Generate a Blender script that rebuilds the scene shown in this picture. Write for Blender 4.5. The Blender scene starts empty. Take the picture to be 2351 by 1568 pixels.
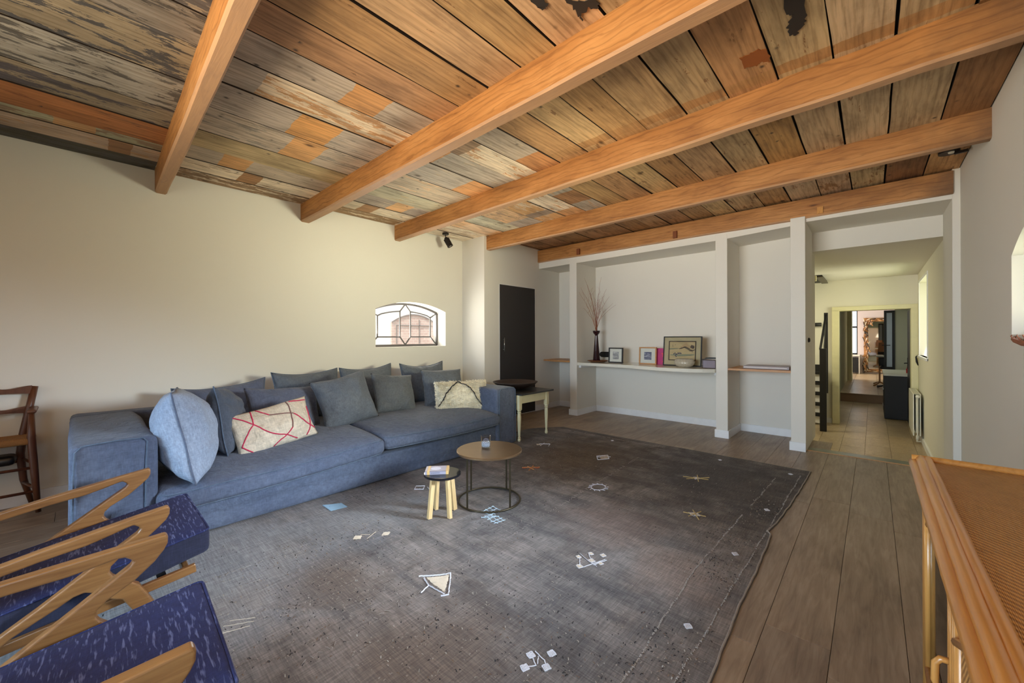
import bpy, bmesh, math, random
from mathutils import Vector, Matrix, noise, Euler
random.seed(7)
PI = math.pi
C = bpy.context.scene.collection
SC = bpy.context.scene

# ------------------------------------------------------------------ camera, world, light, exposure
cam_d = bpy.data.cameras.new('camera'); cam = bpy.data.objects.new('camera', cam_d); C.objects.link(cam)
cam_d.sensor_fit = 'HORIZONTAL'; cam_d.sensor_width = 36; cam_d.lens = 36 * 911 / 2351
cam_d.shift_y = -9 / 2351; cam_d.clip_start = 0.02; cam_d.clip_end = 200
cam.matrix_world = (Matrix.Translation((0, 0, 1.24)) @ Matrix.Rotation(math.radians(42.28), 4, 'Z')
                    @ Matrix.Rotation(math.radians(90), 4, 'X') @ Matrix.Rotation(math.radians(-0.22), 4, 'Z'))
SC.camera = cam
SC.view_settings.view_transform = 'Standard'; SC.view_settings.look = 'None'
SC.view_settings.gamma = 1; SC.view_settings.use_curve_mapping = False
SC.view_settings.exposure = 0.0
SC.cycles.use_denoising = True
SC.cycles.max_bounces = 10; SC.cycles.diffuse_bounces = 6; SC.cycles.glossy_bounces = 4
SC.cycles.transmission_bounces = 6; SC.cycles.transparent_max_bounces = 12
SC.cycles.caustics_reflective = False; SC.cycles.caustics_refractive = False
SC.cycles.sample_clamp_indirect = 6

W = bpy.data.worlds.new('sky'); SC.world = W; W.use_nodes = True
wn = W.node_tree.nodes; wl = W.node_tree.links
bg = wn['Background']; bg.inputs['Color'].default_value = (0.86, 0.93, 1.0, 1); bg.inputs['Strength'].default_value = 1.5

def light(name, kind, loc, rot, power, color, size=None, spread=None, portal=False):
    d = bpy.data.lights.new(name, kind); o = bpy.data.objects.new(name, d); C.objects.link(o)
    o.location = loc; o.rotation_euler = rot; d.energy = power; d.color = color
    if kind == 'AREA':
        d.shape = 'RECTANGLE'; d.size, d.size_y = size
        if spread: d.spread = spread
        if portal: d.cycles.is_portal = True
    return o
s = light('sun', 'SUN', (6, -6, 9), (0, 0, 0), 5.5, (1.0, 0.93, 0.82))
s.rotation_euler = Vector((-0.22, 0.5, -0.84)).to_track_quat('-Z', 'Y').to_euler(); s.data.angle = 0.02
RX = lambda *d: Vector(d).to_track_quat('-Z', 'Y').to_euler()
D = math.radians
BLUE, WARM, LIME = (0.48, 0.74, 1.0), (1.0, 0.85, 0.62), (1.0, 0.95, 0.68)
light('skylight_garden_doors', 'AREA', (-1.9, -2.93, 1.15), RX(0.05, 1, -0.27), 66, BLUE, (2.6, 2.1), D(74))
light('ceiling_fill_rear', 'AREA', (-1.7, -2.92, 0.9), RX(0.30, 1, 0.80), 95, WARM, (2.2, 1.6), D(96))  # added warm fill, tilted up to brighten the ceiling boards
light('alcove_fill_rear', 'AREA', (-1.7, -2.91, 1.5), RX(-0.04, 1, 0.10), 9, (1.0, 0.74, 0.44), (2.2, 1.2), D(50))  # added warm fill aimed at the alcove wall
light('skylight_right_window', 'AREA', (0.93, 2.98, 1.55), RX(-1, -0.68, -0.46), 34, (0.74, 0.86, 1.0), (1.1, 0.45), D(46))
light('lawn_bounce_right_window', 'AREA', (0.92, 2.98, 1.40), RX(-1, -0.12, 0.12), 37, LIME, (1.1, 0.5), D(56))
light('skylight_right_rear_window', 'AREA', (0.92, -1.2, 1.5), RX(-1, 0.95, -0.65), 16, BLUE, (1.4, 0.9), D(75))
light('ceiling_fill_right_rear', 'AREA', (0.91, -1.2, 1.45), RX(-0.55, 1, 1.0), 26, WARM, (1.4, 0.8), D(100))  # added up-light for the dark boards on the right
light('daylight_left_window', 'AREA', (-5.02, 3.12, 1.38), RX(1, 0.10, 0.85), 34, (1.0, 0.94, 0.84), (1.0, 0.45))
light('daylight_hall_window', 'AREA', (0.93, 8.45, 1.5), RX(-1, 0, 0.1), 14, (1.0, 0.98, 0.70), (1.15, 1.1), D(100))
light('hall_fill', 'AREA', (-1.5, 7.9, 1.9), RX(0.5, 0.3, -1), 15, (1.0, 0.93, 0.66), (0.5, 0.5))  # added fill for the hall, no fitting hangs here
light('middle_room_fill', 'AREA', (-0.4, 11.5, 2.1), RX(0, 0.1, -1), 9, (0.95, 0.97, 0.9), (0.6, 1.2))  # overhead fill added for the room past the doorway
light('far_room_fill', 'AREA', (-3.3, 18.0, 1.5), RX(1, 0.1, -0.1), 200, (1.0, 0.95, 0.92), (1.6, 1.8))  # side fill added for the far room, no opening behind it

# ------------------------------------------------------------------ materials
MATS = {}
def lin(r, g, b):
    f = lambda c: (c / 255 / 12.92) if c / 255 <= 0.04045 else ((c / 255 + 0.055) / 1.055) ** 2.4
    return (f(r), f(g), f(b), 1)
class NT:
    def __init__(s, name):
        s.m = bpy.data.materials.new(name); s.m.use_nodes = True
        s.t = s.m.node_tree; s.b = s.t.nodes['Principled BSDF']
    def n(s, typ, **kw):
        o = s.t.nodes.new(typ)
        for k, v in kw.items():
            if k in o.inputs: o.inputs[k].default_value = v
            else: setattr(o, k, v)
        return o
    def l(s, a, b): s.t.links.new(a, b); return s
    def coord(s, kind='Object', scale=(1, 1, 1), rot=(0, 0, 0)):
        if kind == 'World':
            src = s.n('ShaderNodeNewGeometry').outputs['Position']
        else:
            src = s.n('ShaderNodeTexCoord').outputs[kind]
        mp = s.n('ShaderNodeMapping'); mp.inputs['Scale'].default_value = scale; mp.inputs['Rotation'].default_value = rot
        s.l(src, mp.inputs['Vector']); return mp.outputs['Vector']
    def noise(s, vec, scale, detail=4, rough=0.55, dist=0.0, out='Fac'):
        o = s.n('ShaderNodeTexNoise', Scale=scale, Detail=detail, Roughness=rough, Distortion=dist)
        s.l(vec, o.inputs['Vector']); return o.outputs[out]
    def ramp(s, fac, stops):
        o = s.n('ShaderNodeValToRGB'); e = o.color_ramp.elements
        while len(e) < len(stops): e.new(0.5)
        for i, (p, c) in enumerate(stops):
            e[i].position = p; e[i].color = c if hasattr(c, '__len__') else (c, c, c, 1)
        s.l(fac, o.inputs['Fac']); return o.outputs['Color']
    def mix(s, fac, a, b, mode='MIX'):
        o = s.n('ShaderNodeMix', data_type='RGBA', blend_type=mode)
        for v, i in ((fac, 0), (a, 6), (b, 7)):
            if hasattr(v, 'is_linked') or isinstance(v, bpy.types.NodeSocket): s.l(v, o.inputs[i])
            else: o.inputs[i].default_value = v
        return o.outputs[2]
    def math(s, op, a, b=0.0):
        o = s.n('ShaderNodeMath', operation=op)
        for v, i in ((a, 0), (b, 1)):
            if isinstance(v, bpy.types.NodeSocket): s.l(v, o.inputs[i])
            else: o.inputs[i].default_value = v
        return o.outputs[0]
    def attr(s, name, typ='OBJECT', out='Color'):
        o = s.n('ShaderNodeAttribute', attribute_name=name, attribute_type=typ); return o.outputs[out]
    def bump(s, h, strength=0.3, dist=0.01):
        o = s.n('ShaderNodeBump', Strength=strength, Distance=dist); s.l(h, o.inputs['Height']); s.l(o.outputs[0], s.b.inputs['Normal'])
    def set(s, **kw):
        for k, v in kw.items():
            k = k.replace('_', ' ')
            if isinstance(v, bpy.types.NodeSocket): s.l(v, s.b.inputs[k])
            else: s.b.inputs[k].default_value = v
        return s

def plain(name, col, rough=0.5, metal=0.0, bump=0.0, scale=60, var=0.08):
    if name in MATS: return MATS[name]
    t = NT(name); v = t.coord('Object')
    c = t.mix(t.noise(v, scale * 0.2), tuple(x * (1 - var) for x in col[:3]) + (1,), tuple(min(1, x * (1 + var)) for x in col[:3]) + (1,))
    t.set(Base_Color=c, Roughness=rough, Metallic=metal)
    if bump: t.bump(t.noise(v, scale), bump, 0.002)
    MATS[name] = t.m; return t.m

def wall_mat(name, col):
    t = NT(name); v = t.coord('World')
    c = t.mix(t.noise(v, 1.3, 3), tuple(x * 0.97 for x in col[:3]) + (1,), col)
    t.set(Base_Color=c, Roughness=0.85); t.bump(t.noise(v, 14, 4), 0.12, 0.004); return t.m
M_wall = wall_mat('white_plaster', (0.75, 0.72, 0.65, 1))
M_hallwall = wall_mat('hall_plaster', (0.78, 0.75, 0.64, 1))
M_trim = plain('white_trim_paint', (0.80, 0.80, 0.80, 1), 0.45)
M_farwall = wall_mat('mauve_plaster', (0.66, 0.58, 0.56, 1))
M_greenwall = wall_mat('green_plaster', (0.56, 0.56, 0.42, 1))

def plank_mat():
    t = NT('old_ceiling_board')
    pos = t.n('ShaderNodeNewGeometry').outputs['Position']
    off = t.n('ShaderNodeVectorMath', operation='ADD'); t.l(pos, off.inputs[0]); t.l(t.attr('seed', out='Vector'), off.inputs[1])
    def mp(sc):
        m = t.n('ShaderNodeMapping'); m.inputs['Scale'].default_value = sc; t.l(off.outputs[0], m.inputs['Vector']); return m.outputs['Vector']
    ca, cb, cc = t.attr('col_a'), t.attr('col_b'), t.attr('col_c')
    grain = t.noise(mp((1, 0.05, 1)), 55, 5, 0.6, 0.5)
    wave = t.n('ShaderNodeTexWave', wave_type='BANDS', bands_direction='X', Scale=9.0, Distortion=7.0, Detail=3.0)
    wave.inputs['Detail Scale'].default_value = 1.4; t.l(mp((1, 0.16, 1)), wave.inputs['Vector'])
    blotch = t.noise(mp((1, 0.35, 1)), 7, 5, 0.6, 0.4)
    # bare patch between two marks along the board
    sy = t.n('ShaderNodeSeparateXYZ'); t.l(pos, sy.inputs[0])
    jit = t.math('MULTIPLY', t.math('SUBTRACT', t.noise(mp((1, 1, 1)), 12, 4), 0.5), 0.035)
    y = t.math('ADD', sy.outputs['Y'], jit)
    pr = t.n('ShaderNodeSeparateXYZ'); t.l(t.attr('patch', out='Vector'), pr.inputs[0])
    inside = t.math('MULTIPLY', t.math('GREATER_THAN', y, pr.outputs['X']), t.math('LESS_THAN', y, pr.outputs['Y']))
    wearn = t.noise(mp((1, 0.22, 1)), 16, 6, 0.7, 0.3)
    wear = t.math('LESS_THAN', wearn, pr.outputs['Z'])
    base = t.mix(t.math('MULTIPLY', wear, 0.85), ca, cb)
    base = t.mix(inside, base, cc)
    dark = t.ramp(blotch, [(0.30, (0.62, 0.60, 0.58, 1)), (0.55, (1, 1, 1, 1)), (0.8, (1.16, 1.13, 1.08, 1))])
    base = t.mix(1.0, base, dark, 'MULTIPLY'); base = t.mix(1.0, base, (1.28, 1.28, 1.28, 1), 'MULTIPLY')
    g2 = t.ramp(grain, [(0.34, (0.45, 0.40, 0.34, 1)), (0.5, (1, 1, 1, 1)), (0.7, (1.2, 1.2, 1.2, 1))])
    base = t.mix(0.55, base, g2, 'MULTIPLY')
    w2 = t.ramp(wave.outputs['Fac'], [(0.0, (0.72, 0.66, 0.58, 1)), (0.35, (1, 1, 1, 1)), (1, (1.04, 1.04, 1.04, 1))])
    base = t.mix(0.5, base, w2, 'MULTIPLY')
    # knots and nail stains
    vo = t.n('ShaderNodeTexVoronoi', Scale=3.4, Randomness=1.0); t.l(mp((1, 0.55, 1)), vo.inputs['Vector'])
    kn = t.ramp(vo.outputs['Distance'], [(0.035, (0.10, 0.07, 0.05, 1)), (0.075, (0.75, 0.68, 0.6, 1)), (0.11, (1, 1, 1, 1))])
    base = t.mix(0.85, base, kn, 'MULTIPLY')
    vn = t.n('ShaderNodeTexVoronoi', Scale=11.0, Randomness=1.0); t.l(mp((1, 0.8, 1)), vn.inputs['Vector'])
    gate = t.math('GREATER_THAN', t.noise(mp((1, 1, 1)), 2.6, 2), 0.56)
    nl = t.math('MULTIPLY', gate, t.ramp(vn.outputs['Distance'], [(0.07, 1.0), (0.13, 0.35), (0.2, 0.0)]))
    base = t.mix(t.math('MULTIPLY', nl, 0.85), base, (0.03, 0.022, 0.018, 1))
    base = t.mix(t.ramp(t.noise(mp((1, 0.12, 1)), 9, 5, 0.7, 0.6), [(0.60, 0.0), (0.78, 0.55)]), base, (0.07, 0.05, 0.035, 1))
    t.set(Base_Color=base, Roughness=0.72)
    t.bump(grain, 0.25, 0.004); return t.m
M_plank = plank_mat()

def beam_mat():
    t = NT('pine_beam'); v = t.coord('World', (0.06, 1, 1)); v1 = t.coord('World', (0.3, 1, 1)); v2 = t.coord('World')
    g = t.noise(v, 60, 5, 0.6, 0.6); b = t.noise(v1, 6, 5, 0.6, 0.4)
    wave = t.n('ShaderNodeTexWave', wave_type='BANDS', bands_direction='Z', Scale=8.0, Distortion=9.0, Detail=3.0)
    wave.inputs['Detail Scale'].default_value = 1.2; t.l(v1, wave.inputs['Vector'])
    c = t.ramp(b, [(0.25, lin(136, 88, 42)), (0.5, lin(172, 118, 62)), (0.75, lin(192, 138, 80))])
    c = t.mix(0.6, c, t.ramp(g, [(0.3, (0.6, 0.5, 0.4, 1)), (0.5, (1, 1, 1, 1)), (0.8, (1.15, 1.12, 1.1, 1))]), 'MULTIPLY')
    c = t.mix(0.45, c, t.ramp(wave.outputs['Fac'], [(0, (0.45, 0.36, 0.28, 1)), (0.16, (1, 1, 1, 1)), (1, (1.03, 1, 1, 1))]), 'MULTIPLY')
    # greyer sawn underside
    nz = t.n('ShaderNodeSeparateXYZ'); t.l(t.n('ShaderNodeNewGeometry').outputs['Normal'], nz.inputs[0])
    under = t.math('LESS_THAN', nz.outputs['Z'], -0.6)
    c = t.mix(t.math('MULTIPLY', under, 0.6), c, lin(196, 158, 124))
    # darker brown towards the end at the right wall
    sx = t.n('ShaderNodeSeparateXYZ'); t.l(v2, sx.inputs[0])
    en = t.math('ADD', t.math('MULTIPLY', t.noise(v2, 5, 4), 0.8), sx.outputs['X'])
    c = t.mix(t.ramp(en, [(0.55, 0.0), (1.0, 0.75)]), c, lin(92, 66, 46))
    vo = t.n('ShaderNodeTexVoronoi', Scale=4.0); t.l(v1, vo.inputs['Vector'])
    c = t.mix(0.8, c, t.ramp(vo.outputs['Distance'], [(0.03, (0.14, 0.09, 0.06, 1)), (0.06, (0.8, 0.7, 0.62, 1)), (0.09, (1, 1, 1, 1))]), 'MULTIPLY')
    t.set(Base_Color=c, Roughness=0.6); t.bump(g, 0.3, 0.004); return t.m
M_beam = beam_mat()

def floor_mat(name='oak_floor_board', lo=(116, 98, 82), mid=(146, 127, 108), hi=(168, 150, 130), ax=(1, 0.08, 1), rough=0.42):
    t = NT(name); rnd = t.n('ShaderNodeObjectInfo').outputs['Random']
    pos = t.n('ShaderNodeNewGeometry').outputs['Position']
    off = t.n('ShaderNodeVectorMath', operation='ADD'); t.l(pos, off.inputs[0])
    cr = t.n('ShaderNodeCombineXYZ'); t.l(t.math('MULTIPLY', rnd, 37.0), cr.inputs[0]); t.l(t.math('MULTIPLY', rnd, 91.0), cr.inputs[1]); t.l(cr.outputs[0], off.inputs[1])
    def mp(sc):
        m = t.n('ShaderNodeMapping'); m.inputs['Scale'].default_value = sc; t.l(off.outputs[0], m.inputs['Vector']); return m.outputs['Vector']
    g = t.noise(mp(ax), 48, 6, 0.6, 0.8); b = t.noise(mp(tuple(0.3 if a < 1 else 1 for a in ax)), 5, 4, 0.6, 0.5)
    c = t.ramp(t.math('ADD', t.math('MULTIPLY', g, 0.5), t.math('MULTIPLY', b, 0.5)), [(0.34, lin(*lo)), (0.5, lin(*mid)), (0.66, lin(*hi))])
    tint = t.ramp(rnd, [(0, (0.90, 0.90, 0.92, 1)), (1, (1.08, 1.05, 1.0, 1))])
    c = t.mix(1, c, tint, 'MULTIPLY')
    vo = t.n('ShaderNodeTexVoronoi', Scale=2.2); t.l(mp(tuple(0.5 if a < 1 else 1 for a in ax)), vo.inputs['Vector'])
    c = t.mix(0.6, c, t.ramp(vo.outputs['Distance'], [(0.03, (0.4, 0.34, 0.3, 1)), (0.1, (1, 1, 1, 1))]), 'MULTIPLY')
    t.set(Base_Color=c, Roughness=rough); t.bump(g, 0.12, 0.002); return t.m
M_floor = floor_mat()
M_tile = floor_mat('hall_floor_tile', (150, 128, 98), (172, 152, 122), (190, 172, 144), (1, 0.4, 1), 0.3)

def fabric(name, col, col2, scale=260, streak=False, rough=0.95, blotch=2.2, crease=1.0):
    t = NT(name); v = t.coord('Object')
    b = t.noise(v, blotch, 4, 0.6, 0.3); 
    wx = t.noise(t.coord('Object', (1, 0.12, 0.12)), scale, 2); wz = t.noise(t.coord('Object', (0.12, 0.12, 1)), scale, 2); wy = t.noise(t.coord('Object', (0.12, 1, 0.12)), scale, 2)
    wv = t.math('ADD', t.math('ADD', t.math('MULTIPLY', wx, 0.34), t.math('MULTIPLY', wz, 0.33)), t.math('MULTIPLY', wy, 0.33))
    c = t.mix(t.ramp(b, [(0.3, 0.0), (0.7, 1.0)]), col, col2)
    c = t.mix(0.9, c, t.ramp(wv, [(0.36, (0.72, 0.72, 0.72, 1)), (0.5, (1, 1, 1, 1)), (0.64, (1.3, 1.3, 1.3, 1))]), 'MULTIPLY')
    if streak:
        s1 = t.noise(t.coord('Object', (0.13, 1, 0.4), (0, 0, 0.12)), 130, 2, 0.5, 0.3)
        c = t.mix(t.ramp(s1, [(0.56, 0.0), (0.68, 0.8)]), c, lin(108, 118, 164))
    t.set(Base_Color=c, Roughness=rough); t.b.inputs['Sheen Weight'].default_value = 0.0 if streak else 0.1
    cr = t.noise(t.coord('Object', (1, 1, 1)), 5.5, 4, 0.55, 1.6)
    t.bump(t.math('ADD', t.math('MULTIPLY', wv, 0.12), t.math('MULTIPLY', cr, crease)), 0.9, 0.02); return t.m
M_sofa = fabric('blue_grey_linen', lin(70, 80, 102), lin(94, 103, 122))
M_pil = fabric('grey_blue_linen', lin(84, 91, 102), lin(104, 110, 116))
M_pilblue = fabric('faded_blue_linen', lin(80, 88, 110), lin(98, 104, 122))
M_pildark = fabric('dark_grey_linen', lin(64, 72, 84), lin(80, 86, 98))  # dark cloth of the cushion stood on edge
M_pillight = fabric('washed_light_linen', lin(126, 140, 162), lin(146, 158, 176))
M_navy = fabric('navy_slub_fabric', lin(34, 40, 84), lin(42, 50, 98), 300, True, crease=.15)
M_navyside = fabric('navy_ribbed_fabric', lin(34, 36, 58), lin(42, 46, 70), 200, crease=.1)
M_cream = fabric('cream_fleece', lin(222, 214, 192), lin(236, 230, 212), 120)
M_kilim = fabric('cream_kilim', lin(186, 172, 150), lin(208, 196, 176), 160)
M_redyarn = plain('red_yarn', lin(190, 40, 78), 0.9, bump=0.3)
M_brownyarn = plain('brown_yarn', lin(120, 84, 80), 0.9)
M_blackyarn = plain('black_yarn', lin(38, 36, 40), 0.95)

def woodm(name, a, b, sc=(1, 0.07, 1), rough=0.35, freq=60, coat=0.0):
    if name in MATS: return MATS[name]
    t = NT(name); g = t.noise(t.coord('Object', sc), freq, 5, 0.6, 0.6); bl = t.noise(t.coord('Object', tuple(x ** 0.5 for x in sc)), 6, 3)
    c = t.mix(t.math('ADD', t.math('MULTIPLY', g, 0.7), t.math('MULTIPLY', bl, 0.3)), a, b)
    c = t.mix(0.5, c, t.ramp(g, [(0.35, (0.7, 0.62, 0.55, 1)), (0.55, (1, 1, 1, 1))]), 'MULTIPLY')
    t.set(Base_Color=c, Roughness=rough); t.b.inputs['Coat Weight'].default_value = coat; t.b.inputs['Coat Roughness'].default_value = 0.2
    t.bump(g, 0.08, 0.001); MATS[name] = t.m; return t.m
M_teak = woodm('oiled_teak', lin(110, 72, 38), lin(168, 122, 72), rough=0.38, coat=0.35)
M_walnut = woodm('old_walnut', lin(74, 42, 26), lin(110, 66, 42), (1, 1, 0.07), 0.4)
M_rattan = woodm('honey_rattan', lin(184, 124, 56), lin(214, 158, 84), (1, 0.05, 1), 0.32, coat=0.4)
M_rattanv = woodm('honey_rattan_post', lin(186, 128, 60), lin(216, 164, 92), (1, 1, 0.05), 0.32, coat=0.4)
M_pine = woodm('light_pine', lin(206, 170, 112), lin(230, 200, 148), (1, 1, 0.06), 0.55)
M_oakshelf = woodm('oak_shelf', lin(176, 124, 72), lin(198, 146, 92), (0.07, 1, 1), 0.45)
M_darkwood = woodm('dark_bowl_wood', lin(34, 26, 22), lin(64, 48, 42), (0.2, 1, 1), 0.5)
M_tabletop = woodm('blackened_tabletop', lin(34, 34, 34), lin(58, 56, 54), (0.1, 1, 1), 0.35)
M_cream_paint = plain('cream_chalk_paint', lin(214, 204, 164), 0.6, bump=0.1, var=0.12)
M_door = plain('anthracite_door', lin(44, 40, 40), 0.55)
M_black = plain('black_paint', lin(18, 17, 18), 0.55)
M_blackmetal = plain('bronze_black_metal', lin(44, 38, 36), 0.4, 0.6)
M_brass = plain('aged_brass', lin(150, 124, 94), 0.32, 0.85, var=0.22, scale=30)
M_bronze = plain('dark_bronze', lin(78, 70, 54), 0.4, 0.8)
M_steel = plain('brushed_steel', lin(170, 170, 170), 0.3, 0.9)
M_laquer = plain('black_lacquer', lin(24, 25, 30), 0.12)
M_counter = plain('glossy_cream_counter', lin(222, 220, 208), 0.14, var=0.02)
M_lead = plain('lead_came', lin(96, 92, 92), 0.6, 0.3)
M_whitebar = plain('white_lacquer', lin(226, 224, 210), 0.35)
M_edge = plain('shaded_board_edge', lin(44, 32, 24), 0.9)  # board sides painted dark for the shade in the seams
M_dirt = plain('dark_roof_void', lin(16, 12, 10), 0.95)

def glass(name, tint=(1, 1, 1, 1), rough=0.0, ior=1.45, thin=True):
    t = NT(name)
    if thin:
        tr = t.n('ShaderNodeBsdfTransparent', Color=tint); gl = t.n('ShaderNodeBsdfGlossy', Roughness=rough)
        lw = t.n('ShaderNodeLayerWeight', Blend=0.5); mx = t.n('ShaderNodeMixShader')
        fc = t.math('ADD', t.math('MULTIPLY', t.math('POWER', lw.outputs['Facing'], 4.0), 0.7), 0.045)
        t.l(fc, mx.inputs[0]); t.l(tr.outputs[0], mx.inputs[1]); t.l(gl.outputs[0], mx.inputs[2])
        t.l(mx.outputs[0], t.t.nodes['Material Output'].inputs['Surface'])
    else:
        t.set(Base_Color=tint, Roughness=rough, IOR=ior); t.b.inputs['Transmission Weight'].default_value = 1
    return t.m
M_glass = glass('window_glass', (0.96, 0.97, 0.97, 1))
M_glassdark = glass('smoked_glass', (0.42, 0.40, 0.38, 1))
M_vessel = glass('clear_glass', (0.90, 0.93, 0.95, 1), 0.02, 1.5)
M_mirror = plain('mirror_silver', (0.9, 0.9, 0.9, 1), 0.03, 1.0, var=0.0)

# ------------------------------------------------------------------ mesh building
class MB:
    def __init__(s): s.v = []; s.f = []; s.mi = []; s.cur = 0
    def add(s, vs, fs):
        o = len(s.v); s.v += [tuple(v) for v in vs]; s.f += [tuple(i + o for i in f) for f in fs]; s.mi += [s.cur] * len(fs); return s
    def box(s, x0, y0, z0, x1, y1, z1):
        vs = [(x, y, z) for z in (z0, z1) for y in (y0, y1) for x in (x0, x1)]
        return s.add(vs, [(0, 2, 3, 1), (4, 5, 7, 6), (0, 1, 5, 4), (2, 6, 7, 3), (0, 4, 6, 2), (1, 3, 7, 5)])
    def prism(s, poly, axis, a, b):
        n = len(poly)
        def P(p, t): return {0: (t, p[0], p[1]), 1: (p[0], t, p[1]), 2: (p[0], p[1], t)}[axis]
        vs = [P(p, a) for p in poly] + [P(p, b) for p in poly]
        fs = [tuple(range(n)), tuple(range(2 * n - 1, n - 1, -1))] + [(i, i + n, (i + 1) % n + n, (i + 1) % n) for i in range(n)]
        return s.add(vs, fs)
    def bar(s, p0, p1, w, d=None, up=(0, 0, 1)):
        p0, p1 = Vector(p0), Vector(p1); t = (p1 - p0).normalized(); d = d or w
        a = t.cross(Vector(up)); a = a.normalized() if a.length > 1e-4 else Vector((1, 0, 0)); b = a.cross(t)
        vs = [p + a * (i * w / 2) + b * (j * d / 2) for p in (p0, p1) for i, j in ((-1, -1), (1, -1), (1, 1), (-1, 1))]
        return s.add(vs, [(0, 3, 2, 1), (4, 5, 6, 7)] + [(i, (i + 1) % 4, (i + 1) % 4 + 4, i + 4) for i in range(4)])
    def tube(s, pts, r, n=8, closed=False, cap=True):
        pts = [Vector(p) for p in pts]; m = len(pts); R = r if hasattr(r, '__len__') else [r] * m
        vs = []; prev = None
        for i, p in enumerate(pts):
            a = pts[(i - 1) % m] if closed or i > 0 else p; b = pts[(i + 1) % m] if closed or i < m - 1 else p
            t = (b - a).normalized() if (b - a).length > 1e-9 else Vector((0, 0, 1))
            if prev is None:
                ref = Vector((0, 0, 1)) if abs(t.z) < 0.9 else Vector((1, 0, 0)); u = t.cross(ref).normalized()
            else:
                u = (prev - t * prev.dot(t)); u = u.normalized() if u.length > 1e-6 else t.cross(Vector((1, 0, 0))).normalized()
            prev = u; w = t.cross(u)
            vs += [p + (u * math.cos(2 * PI * k / n) + w * math.sin(2 * PI * k / n)) * R[i] for k in range(n)]
        fs = []
        for i in range(m if closed else m - 1):
            j = (i + 1) % m
            fs += [(i * n + k, i * n + (k + 1) % n, j * n + (k + 1) % n, j * n + k) for k in range(n)]
        if cap and not closed: fs += [tuple(range(n - 1, -1, -1)), tuple((m - 1) * n + k for k in range(n))]
        return s.add(vs, fs)
    def lathe(s, prof, c, n=32):
        vs = [(c[0] + r * math.cos(2 * PI * k / n), c[1] + r * math.sin(2 * PI * k / n), c[2] + z) for r, z in prof for k in range(n)]
        fs = [(i * n + k, i * n + (k + 1) % n, (i + 1) * n + (k + 1) % n, (i + 1) * n + k) for i in range(len(prof) - 1) for k in range(n)]
        if prof[0][0] > 1e-6: fs.append(tuple(range(n - 1, -1, -1)))
        if prof[-1][0] > 1e-6: fs.append(tuple((len(prof) - 1) * n + k for k in range(n)))
        return s.add(vs, fs)
    def grid(s, fn, nu, nv):
        vs = [fn(i / nu, j / nv) for j in range(nv + 1) for i in range(nu + 1)]
        return s.add(vs, [(j * (nu + 1) + i, j * (nu + 1) + i + 1, (j + 1) * (nu + 1) + i + 1, (j + 1) * (nu + 1) + i) for j in range(nv) for i in range(nu)])
    def soft(s, lo, hi, r, n=(8, 8, 8), disp=None):
        lo, hi = Vector(lo), Vector(hi); c = (lo + hi) / 2; h = (hi - lo) / 2
        def pos(p):
            q = Vector([p[i] * h[i] for i in range(3)]); inn = Vector([max(-(h[i] - r), min(h[i] - r, q[i])) for i in range(3)])
            d = q - inn; q = inn + d.normalized() * r if d.length > 1e-9 else q
            if disp: q = Vector(disp(q, Vector(p))) 
            return c + q
        def steps(k, a):   # denser towards the edges
            e = min(0.45, r / h[a] * 0.5)
            inner = [-1 + 2 * (e + (1 - 2 * e) * i / k) for i in range(k + 1)]
            return [-1, -1 + e * 0.7] + inner + [1 - e * 0.7, 1]
        for a in range(3):
            u, w = (a + 1) % 3, (a + 2) % 3; su, sw = steps(n[u], u), steps(n[w], w)
            for sg in (-1, 1):
                vs = []
                for jw in sw:
                    for iu in su:
                        p = [0, 0, 0]; p[a] = sg; p[u] = iu; p[w] = jw; vs.append(pos(p))
                k = len(su); fs = []
                for j in range(len(sw) - 1):
                    for i in range(k - 1):
                        f = (j * k + i, j * k + i + 1, (j + 1) * k + i + 1, (j + 1) * k + i); fs.append(f if sg > 0 else f[::-1])
                s.add(vs, fs)
        return s
    def build(s, name, mat, parent=None, smooth=False, bevel=0.0, seg=2, local=False, tri=False, merge=False, label=None, kind=None):
        me = bpy.data.meshes.new(name); off = Vector((0, 0, 0))
        if parent is not None and not local:
            off = root_off(parent)
        me.from_pydata([tuple(Vector(v) - off) for v in s.v], [], s.f)
        mats = mat if isinstance(mat, (list, tuple)) else [mat]
        for m in mats: me.materials.append(m)
        if len(mats) > 1:
            for p, i in zip(me.polygons, s.mi): p.material_index = i
        bm = bmesh.new(); bm.from_mesh(me)
        if merge: bmesh.ops.remove_doubles(bm, verts=bm.verts, dist=0.0004)
        if tri: bmesh.ops.triangulate(bm, faces=[f for f in bm.faces if len(f.verts) > 4])
        bmesh.ops.recalc_face_normals(bm, faces=bm.faces) if not merge or True else None
        bm.to_mesh(me); bm.free()
        if smooth:
            for p in me.polygons: p.use_smooth = True
        o = bpy.data.objects.new(name, me); C.objects.link(o)
        if parent is not None: o.parent = parent
        if bevel:
            b = o.modifiers.new('b', 'BEVEL'); b.width = bevel; b.segments = seg; b.limit_method = 'ANGLE'; b.angle_limit = 0.6
        if label: o['label'] = label
        if kind: o['kind'] = kind
        return o
ROOTS = {}
def root_off(p):
    while p is not None:
        if p.name in ROOTS: return ROOTS[p.name]
        p = p.parent
    return Vector((0, 0, 0))
def thing(name, label, cat, loc=(0, 0, 0), rz=0.0, group=None):
    o = bpy.data.objects.new(name, None); C.objects.link(o); o.location = loc; o.rotation_euler = (0, 0, rz)
    o['label'] = label; o['category'] = cat; o.empty_display_size = 0.1
    if group: o['group'] = group
    ROOTS[o.name] = Vector(loc); return o
def tag(o, label, cat, group=None):
    o['label'] = label; o['category'] = cat
    if group: o['group'] = group
    return o
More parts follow.
